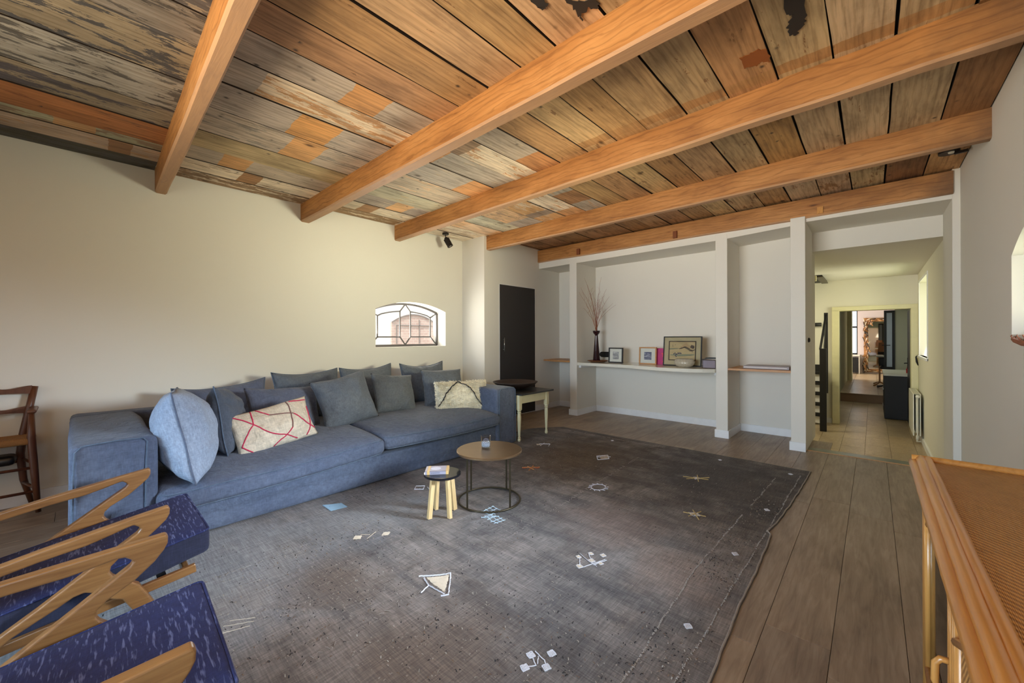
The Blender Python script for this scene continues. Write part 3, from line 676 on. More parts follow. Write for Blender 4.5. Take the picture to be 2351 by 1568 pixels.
def ry(t, x): return -0.8 + (5.32 + 0.01 * noise.noise((x * 5, 2, 0)) - 0.02 * (x > -0.8) * (x + 0.8)) * t
rug = MB()
def rp(u, v):
    y = -0.8 + 5.31 * v; x = lx(y) + (rx(y) - lx(y)) * u; y = ry(v, x); return (x, y, rug_z(x, y))
rug.grid(rp, 190, 320)
edge = [rp(i / 190, 1.0) for i in range(191)] + [rp(1, 1 - i / 320) for i in range(1, 321)]
for a, b in zip(edge, edge[1:]): rug.add([a, b, (b[0], b[1], 0), (a[0], a[1], 0)], [(0, 1, 2, 3)])
rug = tag(rug.build('rug', M_rug, smooth=True), 'large worn dark grey flatwoven rug with patched holes and stitched seams', 'rug')
M_stitch = plain('pale_thread', lin(158, 150, 142), 0.95, var=0.3, scale=200)
hem = MB(); hem.tube([(p[0] - .006, p[1], p[2] + .002) for p in edge[191:]], 0.0045, 5); hem.build('selvedge', M_stitch, rug)
def dashes(x0, y0, x1, y1, gap, r=0.0028, mat=M_stitch, amp=.006, name='stitched_seam'):
    m = MB(); L = math.hypot(x1 - x0, y1 - y0); n = int(L / gap)
    for i in range(n):
        if random.random() < 0.22: continue
        t = i / n; x = x0 + (x1 - x0) * t + amp * noise.noise((t * 14, x0, 0)); y = y0 + (y1 - y0) * t
        a = random.uniform(0, PI); l = gap * random.uniform(.3, .55); z = rug_z(x, y) + .0015
        m.tube([(x - l * math.cos(a), y - l * math.sin(a), z), (x, y, z + .002), (x + l * math.cos(a), y + l * math.sin(a), z)], r, 4)
    o = m.build(name, mat, rug); o['kind'] = 'stuff'; return o
dashes(-0.475, 4.3, -0.498, 2.92, .012, .0016); dashes(-0.50, 2.9, -0.530, 1.2, .009, .002)
dashes(-0.63, 4.09, -0.66, 3.3, .014, .0014); dashes(-0.67, 3.1, -0.70, 2.2, .010, .002); dashes(-0.70, 2.2, -0.655, 1.1, .008, .0025)
dashes(-3.05, 4.38, -1.7, 4.40, .02, .0016); dashes(-1.6, 0.55, -1.78, 3.9, .03, .0012); dashes(-2.5, 0.35, -2.5, 3.0, .03, .0012)
# loose knots of pile left on the weave
tf = MB(); random.seed(21)
M_tufts = [plain('tuft_pale', lin(146, 138, 128), .95, var=.3, scale=300), plain('tuft_dark', lin(42, 40, 42), .95), plain('tuft_brown', lin(112, 92, 76), .95)]
clus = [(-2.3, 1.25, .25), (-2.0, 1.0, .3), (-1.9, .75, .25), (-2.4, .95, .3), (-1.75, .55, .3), (-2.1, .35, .3), (-1.35, .95, .2), (-.85, 1.15, .25), (-.6, 1.5, .15), (-.6, 2.3, .12), (-.62, 2.7, .15), (-.55, 3.3, .12), (-2.4, 3.2, .35), (-2.0, 2.7, .3), (-2.9, 3.8, .2), (-2.6, 2.0, .25), (-2.95, 1.6, .15), (-1.2, 1.35, .3), (-1.9, 1.9, .25), (-1.0, 3.2, .4), (-2.2, .1, .3)]
for k in range(4200):
    c = random.choice(clus) if random.random() < .8 else (-1.8, 2, 2)
    x, y = random.gauss(c[0], c[2] * .7), random.gauss(c[1], c[2] * .9)
    if not (lx(y) + .05 < x < rx(y) - .03 and -.7 < y < 4.45): continue
    tf.cur = 0 if (random.random() < (.62 if x < -1.3 else .3)) else random.choice((1, 1, 2)); z = rug_z(x, y); a = random.uniform(0, 2 * PI); l = random.uniform(.004, .010); w = random.uniform(.0012, .0026)
    dx, dy = math.cos(a), math.sin(a); p = [(x, y, z), (x + dx * l * .6, y + dy * l * .6, z + l * .55), (x + dx * l * 1.4, y + dy * l * 1.4, z + l * .3)]
    vs = [];
    for q in p: vs += [(q[0] - dy * w, q[1] + dx * w, q[2]), (q[0] + dy * w, q[1] - dx * w, q[2])]
    tf.add(vs, [(0, 1, 3, 2), (2, 3, 5, 4)])
tuf = tf.build('loose_tufts', M_tufts, rug); tuf['kind'] = 'stuff'
def motif(name, col, strokes, fills=(), r=.0028, col2=None, label=None):
    m = MB()
    for s_ in strokes:
        pts = []
        for (a, b) in zip(s_, s_[1:]):
            n = max(2, int(math.hypot(b[0] - a[0], b[1] - a[1]) / .008))
            for i in range(n):
                t = i / n; x, y = a[0] + (b[0] - a[0]) * t + random.uniform(-.0015, .0015), a[1] + (b[1] - a[1]) * t + random.uniform(-.0015, .0015); pts.append((x, y, rug_z(x, y) + .002 + random.uniform(0, .001)))
        x, y = s_[-1]; pts.append((x, y, rug_z(x, y) + .002)); m.tube(pts, r, 4)
    m.cur = 1
    for f_ in fills:
        x0 = min(p[0] for p in f_); x1 = max(p[0] for p in f_); yc = sum(p[1] for p in f_) / len(f_)
        k = max(3, int((x1 - x0) / .0042))
        for i in range(k):      # darned rows clipped to the outline
            x = x0 + (x1 - x0) * (i + .5) / k; ys = []
            for a, b in zip(f_, f_[1:] + f_[:1]):
                if (a[0] - x) * (b[0] - x) < 0: ys.append(a[1] + (b[1] - a[1]) * (x - a[0]) / (b[0] - a[0]))
            if len(ys) >= 2:
                ys.sort(); j = random.uniform(-.003, .003); m.tube([(x, ys[0] + j, rug_z(x, ys[0]) + .0015), (x, (ys[0] + ys[-1]) / 2, rug_z(x, (ys[0] + ys[-1]) / 2) + .003), (x, ys[-1] + j, rug_z(x, ys[-1]) + .0015)], .0022, 4)
    return m.build(name, [plain('yarn_' + col[0], col[1], .95, var=.15, scale=300), plain('yarn_' + (col2 or col)[0], (col2 or col)[1], .95, var=.2, scale=300)], rug, label=label)
WH = ('white', lin(206, 206, 212)); PB = ('pale_blue', lin(140, 170, 190)); YE = ('straw', lin(176, 152, 100)); OR = ('orange', lin(196, 136, 84)); CR = ('cream', lin(190, 176, 156))
def dia(cx, cy, a, b, n=1): return [(cx - a, cy), (cx, cy + b), (cx + a, cy), (cx, cy - b)]
def sq(cx, cy, s_, rot=.4): return [(cx + s_ * math.cos(rot + k * PI / 2), cy + s_ * math.sin(rot + k * PI / 2)) for k in range(4)]
motif('darned_patch', WH, [[(-1.74, 1.19), (-1.63, 1.31), (-1.51, 1.20), (-1.53, 1.17)], [(-1.71, 1.2), (-1.64, 1.18), (-1.53, 1.19)], [(-1.64, 1.18), (-1.62, 1.12)]], [[(-1.70, 1.21), (-1.63, 1.30), (-1.54, 1.2), (-1.63, 1.20)]], .0038, CR, 'triangular white stitched patch with orange threads')
a = [sq(-.985, 1.185, .018), sq(-.93, 1.245, .018), sq(-.905, 1.18, .018), sq(-.965, 1.125, .018)]
motif('embroidered_motif', WH, [s_ + s_[:1] for s_ in a] + [[(-.985, 1.19), (-.94, 1.16), (-.965, 1.125)], [(-.985, 1.21), (-.93, 1.20), (-.90, 1.18)], [(-.96, 1.2), (-.94, 1.17)]], a, .0025, WH, 'four small white squares around a diamond')
a = [sq(-1.225, 1.895, .016), sq(-1.19, 1.97, .016), sq(-1.13, 2.0, .018), sq(-1.10, 1.92, .016), sq(-1.17, 1.82, .02), sq(-1.15, 1.91, .02)]
motif('embroidered_motif', WH, [s_ + s_[:1] for s_ in a] + [[(-1.24, 1.93), (-1.17, 1.90), (-1.10, 1.88)], [(-1.22, 1.9), (-1.17, 1.82)], [(-1.2, 1.96), (-1.12, 1.88), (-1.09, 1.97)], [(-1.15, 1.83), (-1.1, 1.97)]], a, .0022, CR, 'tangle of white and cream squares')
ring = [(-1.67 + .055 * math.cos(k * PI / 6), 2.885 + .07 * math.sin(k * PI / 6)) for k in range(13)]
motif('embroidered_motif', WH, [ring] + [[(-1.67 + .05 * math.cos(k * PI / 6), 2.885 + .064 * math.sin(k * PI / 6)), (-1.67 + .08 * math.cos(k * PI / 6 + .2), 2.885 + .09 * math.sin(k * PI / 6 + .2))] for k in range(12)], (), .003, None, 'white spiky ring')
motif('embroidered_motif', WH, [dia(-2.05, 3.63, .07, .1) + [(-2.12, 3.63)], [(-2.1, 3.6), (-2.0, 3.7)]], [dia(-2.04, 3.65, .05, .08)], .004, CR)
motif('embroidered_motif', YE, [[(-.99, 2.87), (-.85, 2.9)], [(-.95, 2.95), (-.87, 2.82)], [(-.9, 2.96), (-.94, 2.83)]], [dia(-.92, 2.89, .04, .04)], .004, WH, 'straw-yellow and white butterfly shape')
motif('embroidered_motif', YE, [[(-1.24, 3.6), (-1.05, 3.66)], [(-1.16, 3.72), (-1.1, 3.56)], [(-1.2, 3.56), (-1.06, 3.72)]], [dia(-1.14, 3.64, .03, .04)], .004, WH)
motif('darned_patch', PB, [[(-3.0, 1.22), (-2.93, 1.33), (-2.84, 1.33), (-2.86, 1.22), (-3.0, 1.22)]], [[(-3.0, 1.22), (-2.93, 1.33), (-2.84, 1.33), (-2.86, 1.22)]], .002, PB, 'pale blue ladder-like darning by the sofa')
motif('embroidered_motif', WH, [dia(-2.76, 1.9, .05, .05) + [(-2.81, 1.9)], [(-2.72, 1.95), (-2.66, 1.93), (-2.68, 2.02)]], (), .004, None)
s_ = [[(-2.04 + .035 * i, 1.93 - .0 * i), (-2.04 + .035 * i, 2.04)] for i in range(3)] + [[(-2.05, 1.93 + .035 * i), (-1.95, 1.93 + .035 * i)] for i in range(4)] + [[(-1.98 + .03 * i, 1.86), (-1.96 + .03 * i, 1.95)] for i in range(5)] + [[(-1.99, 1.87 + .03 * i), (-1.84, 1.88 + .03 * i)] for i in range(3)]
motif('embroidered_motif', ('ice', lin(186, 206, 216)), s_, (), .0022, None, 'pale brick-like lattice by the round table')
motif('embroidered_motif', OR, [[(-2.46, 2.84), (-2.34, 2.96)], [(-2.36, 2.82), (-2.42, 2.96)], [(-2.44, 2.9), (-2.34, 2.87)]], [dia(-2.44, 2.85, .02, .03), dia(-2.35, 2.93, .02, .03)], .005, ('rust', lin(160, 92, 70)), 'small orange cross')
motif('embroidered_motif', WH, [[(-2.86, 3.6), (-2.76, 3.68), (-2.72, 3.6)], [(-2.8, 3.55), (-2.84, 3.68)]], [dia(-2.85, 3.58, .03, .03)], .004, CR)
motif('darned_patch', CR, [[(-2.34, 1.28), (-2.3, 1.2)], [(-2.38, 1.2), (-2.33, 1.24)]], [dia(-2.27, 1.31, .025, .035), dia(-2.36, 1.17, .03, .03)], .0022, CR)
motif('embroidered_motif', CR, [[(-2.06, .42), (-2.0, .52)], [(-2.02, .40), (-1.98, .50)], [(-2.08, .45), (-2.02, .53)]], (), .0018, None)
for cx, cy in ((-.58, 2.51), (-.585, 1.75), (-.548, 4.3), (-1.134, 4.33), (-.56, 3.3), (-2.3, 4.3)):
    d_ = dia(cx, cy, .017, .02); motif('small_diamond', WH, [d_ + d_[:1]], [d_], .0022, WH)

# ------------------------------------------------------------------ sofa
random.seed(5)
sofa = thing('sofa', 'long blue-grey linen slipcovered sofa against the cream wall', 'sofa', (-3.8, 1.75, 0))
def folds(q, p):
    x, y, z = q
    if p.x > 0.9:
        f = 0.010 * noise.noise((y * 0.8, z * 11 + y * .9, 2)) + 0.007 * math.sin(z * 42 + 1.6 * math.sin(y * 1.1) + noise.noise((y * 1.3, z * 6, 0)) * 3) * max(0, 1 - abs(z) / .13)
        x += f
    return (x, y, z)
MB().soft((-4.5, 0.30, 0.012), (-3.135, 3.20, 0.235), 0.02, (4, 60, 18), folds).build('base_skirt', M_sofa, sofa, smooth=True, merge=True)
def wob(s_, a): 
    return lambda q, p: tuple(q[i] + a * noise.noise((q[0] * 2.3 + s_, q[1] * 2.3, q[2] * 2.3 + 5 * i)) for i in range(3))
def armdisp(q, p):
    q = list(wob(3, .008)(q, p))
    if p.z > .5: q[2] -= 0.02 * max(0, -p.x) ** 2 
    return q
al = MB().soft((-4.46, -0.03, 0.012), (-3.11, 0.325, 0.675), 0.035, (16, 8, 10), armdisp).build('arm', M_sofa, sofa, smooth=True, merge=True)
ar_ = MB().soft((-4.46, 3.165, 0.012), (-3.11, 3.485, 0.662), 0.03, (16, 8, 10), armdisp).build('arm', M_sofa, sofa, smooth=True, merge=True)
def piping(path, r, name, mat, par, closed=False):
    return MB().tube(path, r, 6, closed).build(name, mat, par, smooth=True)
M_pipe = fabric('piping_linen', lin(74, 88, 108), lin(92, 106, 124), 300)
piping([(-3.108, -0.015, 0.02), (-3.106, -0.012, 0.5), (-3.108, -0.005, 0.64), (-3.114, 0.02, 0.668), (-3.112, 0.15, 0.676), (-3.112, 0.262, 0.672), (-3.106, 0.278, 0.65), (-3.104, 0.272, 0.5), (-3.104, 0.268, 0.25), (-3.104, 0.274, 0.02)], .0045, 'piping', M_pipe, al)
piping([(-3.106, 3.20, 0.05), (-3.104, 3.20, 0.5), (-3.106, 3.205, 0.635), (-3.112, 3.23, 0.658), (-3.112, 3.35, 0.662), (-3.112, 3.44, 0.658), (-3.106, 3.47, 0.63), (-3.106, 3.476, 0.03)], .0045, 'piping', M_pipe, ar_)
MB().soft((-4.62, -0.03, 0.012), (-4.42, 3.485, 0.66), 0.04, (4, 30, 8), wob(9, .008)).build('backrest', M_sofa, sofa, smooth=True, merge=True)
def seatc(y0, y1, z0, z1, front, crown, lf):
    def d(q, p):
        x, y, z = q
        u = max(0, 1 - p.x ** 2) ** .6; w = max(0, 1 - p.y ** 4)
        if p.z > 0: z += crown * u * w + 0.012 * noise.noise((x * 3, y * 3, 1))
        if p.x > 0: 
            z -= 0.055 * p.x ** 3 * (1 - .35 * abs(p.y)) * (.35 + .65 * (p.z + 1) / 2)
            x += 0.02 * (1 - p.y ** 2) * p.x
        z += lf(p.y)
        x += 0.005 * noise.noise((y * 16, z * 5, 0)) * max(0, p.x) ** 6
        return (x, y + .004 * noise.noise((x * 9, z * 9, 4)), z)
    o = MB().soft((-4.44, y0, z0), (front, y1, z1), 0.038, (20, 40, 6), d).build('seat_cushion', M_sofa, sofa, smooth=True, merge=True)
    c = Vector(((-4.44 + front) / 2, (y0 + y1) / 2, (z0 + z1) / 2)); h_ = Vector(((front + 4.44) / 2, (y1 - y0) / 2, (z1 - z0) / 2))
    for sg in (1, -1):
        pts = []
        for i in range(41):
            t = -1 + 2 * i / 40; q = Vector((h_.x - .006 - (.04 if abs(t) > .97 else 0), t * h_.y * .985, sg * (h_.z - .012)))
            e = d(q, Vector((.98, t, sg * .95))); pts.append((c.x + e[0] + .004, c.y + e[1], c.z + e[2] + .004 * sg))
        piping(pts, .0042, 'piping', M_pipe, o)
    return o
seatc(0.315, 1.76, 0.262, 0.405, -3.045, 0.035, lambda t: -0.012 + 0.03 * t)
seatc(1.755, 3.175, 0.282, 0.415, -3.055, 0.03, lambda t: 0.012 - 0.006 * t)

def pillow(name, label, c, w, h, th, ry, lean, roll, mat, pinch=.07, pipe=M_pipe, seed=0, n=26, sag=0.0, wr=1.0, extra=None, group=None, plump=.5, cat='cushion'):
    """local frame: X across, Z up, -Y is the front. lean tips the top backwards."""
    wr *= 1.5; root = thing(name, label, cat, c, 0, group)
    root.rotation_euler = (Matrix.Rotation(ry, 3, 'Z') @ Matrix.Rotation(-lean, 3, 'X') @ Matrix.Rotation(roll, 3, 'Y')).to_euler()
    def out2(u, v):
        x = w / 2 * u * (1 - pinch * (1 - v * v)); z = h / 2 * v * (1 - pinch * (1 - u * u))
        k = 1 + .03 * noise.noise((u * 1.5 + seed, v * 1.5, seed))
        z -= sag * (1 - u * u) * max(0, v) ; return x * k, z * k
    def surf(sg):
        def f(i, j):
            u, v = 2 * i - 1, 2 * j - 1; u = math.copysign(abs(u) ** .8, u); v = math.copysign(abs(v) ** .8, v)
            x, z = out2(u, v); e = max(0, (1 - u * u) * (1 - v * v)); y = sg * th / 2 * e ** plump
            r = max(abs(u), abs(v)); y += sg * wr * .010 * noise.noise((u * 3 + seed, v * 3, sg + seed)) * e ** .3
            ang = math.atan2(v, u); y += sg * wr * .007 * noise.noise((ang * 5.5 + seed, r * 1.2, sg * 3)) * r ** 2 * (e > 0) * min(1, e * 6)
            y += .012 * noise.noise((u * 1.1 + seed * 3, v * 1.1, 8))
            return (x, y, z)
        return f
    m = MB(); m.grid(surf(-1), n, n)
    k = len(m.f); m.grid(surf(1), n, n); 
    m.build('cover', mat, root, smooth=True, local=True, merge=True)
    if pipe:
        F = surf(-1); P = [F(i / n, 0) for i in range(n)] + [F(1, i / n) for i in range(n)] + [F(1 - i / n, 1) for i in range(n)] + [F(0, 1 - i / n) for i in range(n)]
        MB().tube(P, .0045, 6, True).build('piping', pipe, root, smooth=True, local=True)
    if extra: extra(root, surf(-1))
    return root
H = PI / 2
BK = 'square linen cushions along the sofa back'
# back row, against the backrest
pillow('cushion', 'wide grey-blue back cushion leaning low behind the dark side-on cushion', (-4.30, 0.90, 0.60), .70, .50, .20, H, .25, -.06, M_pilblue, seed=1, sag=.03)
pillow('cushion', 'back cushion behind the flattened blue cushion, its right corner touching the next', (-4.31, 1.62, 0.66), .66, .52, .20, H, .22, -.02, M_pil, seed=2, sag=.03)
pillow('cushion', 'back cushion just below the left end of the small window, mostly shaded', (-4.31, 2.28, 0.67), .64, .52, .20, H, .22, -.03, M_pil, seed=3, sag=.03)
pillow('cushion', 'back cushion standing highest below the right half of the small window', (-4.28, 3.02, 0.67), .66, .52, .20, H, .2, 0.0, M_pil, seed=4, sag=.04)
# side row, leaning on the left arm
pillow('cushion', 'big washed pale blue cushion leaning on the left sofa arm, piping edge forward', (-3.38, 0.49, 0.62), .70, .58, .34, PI - .16, .20, .06, M_pillight, seed=5, plump=.5, pinch=.05, wr=1.5, pipe=M_sofa)
pillow('cushion', 'dark grey cushion stood on edge between the pale one and the red-striped one', (-3.70, 0.78, 0.62), .56, .50, .24, PI - .30, .18, .12, M_pildark, seed=6, plump=.46, wr=2)
# front row
pillow('cushion', 'flattened faded blue cushion half behind the red-striped cushion', (-3.93, 1.27, 0.595), .60, .44, .20, H, .42, .04, M_pilblue, seed=7, pipe=None, wr=1.5)
pillow('cushion', 'large square cushion tipped onto one corner in the middle of the sofa', (-3.74, 1.74, 0.645), .52, .50, .24, H - .12, .36, -.20, M_pil, seed=8, pipe=None, wr=1.5, pinch=.08)
pillow('cushion', 'smaller square cushion tilted over, on the wide right seat cushion', (-3.88, 2.35, 0.635), .50, .44, .20, H + .02, .40, .10, M_pil, seed=9, pipe=None, wr=1.5)
pillow('cushion', 'upright square cushion directly behind the shaggy white one', (-3.86, 3.0, 0.63), .58, .46, .20, H - .06, .20, 0.02, M_pil, seed=10, pipe=None, wr=1.2)
def redlines(root, F):
    def line(a, b, mat, bend=.0):
        P = []
        for i in range(15):
            t = i / 14; p = Vector(F((a[0] + (b[0] - a[0]) * t + bend * math.sin(PI * t)), a[1] + (b[1] - a[1]) * t)); P.append((p.x, p.y - .0015, p.z))
        MB().tube(P, .0045, 5).build('yarn_stripe', mat, root, smooth=True, local=True)
    R_, B_ = M_redyarn, M_brownyarn
    line((.02, .98), (.36, .45), R_); line((.36, .45), (.66, .05), R_); line((.30, .97), (.26, .60), R_); line((.26, .60), (.05, .28), R_, -.03); line((.05, .28), (.20, .03), R_)
    line((.36, .97), (.46, .72), R_); line((.46, .72), (.70, .60), B_); line((.70, .60), (.98, .20), R_); line((.66, .97), (.62, .35), B_, .03); line((.62, .35), (.42, .03), R_); line((.97, .7), (.80, .05), R_, .05); line((.70, .95), (.97, .88), R_)
pillow('kilim_cushion', 'oblong cream cushion with thin crossing red yarn lines', (-3.47, 1.05, 0.555), .58, .34, .15, H + .04, .42, -.16, M_kilim, seed=11, pipe=None, extra=redlines, pinch=.05)
def shag(root, F):
    m = MB(); random.seed(3)
    for k in range(5200):
        u, v = random.random(), random.random()
        if k % 9 == 0: u = random.choice((0.01, .99))
        elif k % 9 == 1: v = random.choice((.01, .99))
        p = Vector(F(u, v)); d = Vector((random.uniform(-.5, .5) + (u - .5) * 1.4, -1 + 1.2 * (max(abs(u - .5), abs(v - .5)) > .46), random.uniform(-.9, .3) + (v - .5))); d.normalize(); l = random.uniform(.014, .028)
        s_ = d.cross(Vector((random.uniform(-1, 1), random.uniform(-1, 1), random.uniform(-1, 1)))).normalized() * .0022
        q = p + d * l; m.add([p - s_, p + s_, q + s_ * .4 + Vector((0, 0, -.003)), q - s_ * .4], [(0, 1, 2, 3)])
    o = m.build('fleece_pile', M_cream, root, local=True); o['kind'] = 'stuff'
    for a, b in (((.02, .25), (.47, .98)), ((.45, .98), (.92, .04))):
        P = []
        for i in range(22):
            t = i / 21; p = Vector(F(a[0] + (b[0] - a[0]) * t, a[1] + (b[1] - a[1]) * t)); P.append((p.x + random.uniform(-.005, .005), p.y - .016, p.z + random.uniform(-.005, .005)))
        MB().tube(P, [random.uniform(.004, .008) for _ in P], 6).build('black_line', M_blackyarn, root, smooth=True, local=True)
pillow('fleece_cushion', 'shaggy cream wool cushion with a black zigzag line by the right arm', (-3.52, 3.0, 0.565), .60, .35, .15, H - .42, .30, 0.0, M_cream, seed=12, pipe=None, extra=shag, pinch=.02)

# ------------------------------------------------------------------ low tables
rt = thing('round_side_table', 'small round brass-topped table on three thin legs and a ring base', 'table', (-2.155, 2.11, 0))
Z0 = 0.011
MB().lathe([(0, .378), (.243, .378), (.247, .381), (.247, .392), (.243, .395), (0, .395)], (-2.155, 2.11, 0), 56).build('tabletop', M_brass, rt, bevel=0)
MB().tube([(-2.155 + .232 * math.cos(k * PI / 32), 2.11 + .232 * math.sin(k * PI / 32), Z0 + .006) for k in range(64)], .007, 8, True).build('ring_base', M_bronze, rt, smooth=True)
for x, y in ((-2.150, 1.882), (-1.935, 2.10), (-2.19, 2.335), (-2.385, 2.13)):
    MB().bar((x, y, Z0 + .004), (x, y, .38), .013, .013, up=(0.7, 0.7, 0)).build('leg', M_bronze, rt)
gl = thing('candle_glass', 'clear glass candle tumbler with printed oval label on the brass table', 'candle', (-2.2, 2.115, .395))
gc = (-2.2, 2.115, .3955)
MB().lathe([(0, 0), (.032, 0), (.035, .004), (.039, .092), (.037, .092), (.033, .012), (0, .012)], gc, 28).build('glass', M_vessel, gl, smooth=True)
MB().lathe([(0, .013), (.0325, .013), (.0345, .045), (0, .045)], gc, 24).build('wax', plain('candle_wax', lin(232, 232, 236), .5), gl, smooth=True)
MB().tube([(gc[0], gc[1], gc[2] + .044), (gc[0], gc[1], gc[2] + .056)], .001, 5).build('wick', M_black, gl)
lb = MB()
def lab(r, z, a0=-.72):   # oval label lying on the curved glass, facing the camera
    return [(gc[0] + .0385 * math.cos(a0 + r * math.cos(k * PI / 12) * .62), gc[1] + .0385 * math.sin(a0 + r * math.cos(k * PI / 12) * .62), gc[2] + .048 + z * math.sin(k * PI / 12)) for k in range(24)]
for r, z in ((1, .034), (.78, .027), (.5, .017), (.25, .008)): lb.tube(lab(r, z), .0012, 4, True)
lb.build('label_print', plain('grey_ink', lin(120, 120, 134), .5), gl)
st = thing('stool', 'tiny stool with glossy black round seat and four pine legs', 'stool', (-2.228, 1.722, 0))
MB().lathe([(0, .283), (.124, .283), (.128, .287), (.128, .296), (.125, .30), (0, .30)], (-2.228, 1.722, 0), 48).build('seat', M_laquer, st)
for (x, y) in ((-2.233, 1.614), (-2.135, 1.712), (-2.219, 1.824), (-2.322, 1.736)):
    cx_, cy_ = -2.228, 1.722; tx_, ty_ = cx_ + (x - cx_) * .72, cy_ + (y - cy_) * .72
    MB().bar((x, y, Z0), (tx_, ty_, .284), .024, .03, up=(x - cx_, y - cy_, 0)).build('leg', M_pine, st, bevel=.002)
MB().bar((-2.30, 1.722, .272), (-2.156, 1.722, .272), .02, .02).build('crossbar', M_pine, st)
MB().bar((-2.228, 1.65, .272), (-2.228, 1.794, .272), .02, .02).build('crossbar', M_pine, st)
bk = thing('book', 'small pale lilac book with golden bands lying on the black stool', 'book', (-2.262, 1.705, .301), math.radians(52))
bk.rotation_euler = (0, 0, math.radians(48))
Ml, Mg, Mp = plain('lilac_cover', lin(164, 158, 172), .4), plain('gold_band', lin(214, 176, 112), .4), plain('paper_edge', lin(226, 222, 218), .7)
MB().box(-.078, -.057, .002, .078, .055, .021).build('pages', Mp, bk, local=True)
cv = MB(); cv.box(-.08, -.06, 0, .08, .057, .002); cv.box(-.08, -.06, .021, .08, .057, .0235); cv.box(-.08, -.06, 0, .08, -.057, .0235); cv.build('cover', Ml, bk, local=True)
bd = MB(); 
for x0 in (-.066, .062): bd.box(x0, -.0604, -.0002, x0 + .018, .0572, .0240)
bd.build('gold_band', Mg, bk, local=True)
ov = MB(); ov.prism([(-.01 + .036 * math.cos(k * PI / 14), .0 + .03 * math.sin(k * PI / 14)) for k in range(28)], 2, .0236, .0240); ov.build('oval_print', plain('oval_ink', lin(206, 206, 220), .4), bk, local=True)
sp_ = MB()
for k in range(9): sp_.box(-.04 + k * .007, -.0608, .008, -.035 + k * .007, -.0603, .016)
sp_.build('spine_lettering', plain('grey_ink', lin(120, 120, 134), .5), bk, local=True)

# turned-leg console table behind the sofa arm
tb = thing('console_table', 'cream painted table with black top and turned legs beyond the sofa arm', 'table', (-3.4, 3.8, 0))
MB().box(-3.74, 3.50, .558, -3.03, 4.125, .578).build('tabletop', M_tabletop, tb, bevel=.003)
ap = MB(); ap.box(-3.10, 3.56, .455, -3.085, 4.07, .558); ap.box(-3.70, 3.56, .455, -3.685, 4.07, .558)
ap.box(-3.70, 3.545, .455, -3.085, 3.56, .558); ap.box(-3.70, 4.07, .455, -3.085, 4.085, .558); ap.build('apron', M_cream_paint, tb)
prof = [(.0, 0), (.013, 0), (.019, .012), (.021, .024), (.015, .036), (.019, .046), (.012, .054), (.014, .08), (.021, .22), (.024, .30), (.019, .34), (.025, .352), (.017, .362), (.025, .372), (.022, .39), (.0, .39)]
for x, y in ((-3.095, 3.525), (-3.095, 4.05), (-3.69, 3.525), (-3.69, 4.05)):
    zz = 0.012 if y < 4.4 else 0
    l_ = MB(); l_.lathe([(r, z * .97 + zz) for r, z in prof], (x, y, 0), 16); l_.box(x - .024, y - .024, .385, x + .024, y + .024, .558); l_.build('leg', M_cream_paint, tb, smooth=False, bevel=.002)
bw = thing('wooden_bowl', 'wide shallow dark wooden bowl on the black-topped table', 'bowl', (-3.42, 3.82, .579))
MB().lathe([(0, 0), (.10, 0), (.14, .012), (.26, .065), (.285, .088), (.292, .094), (.280, .096), (.24, .075), (.12, .026), (0, .018)], (-3.42, 3.82, .5785), 48).build('bowl', M_darkwood, bw, smooth=True)

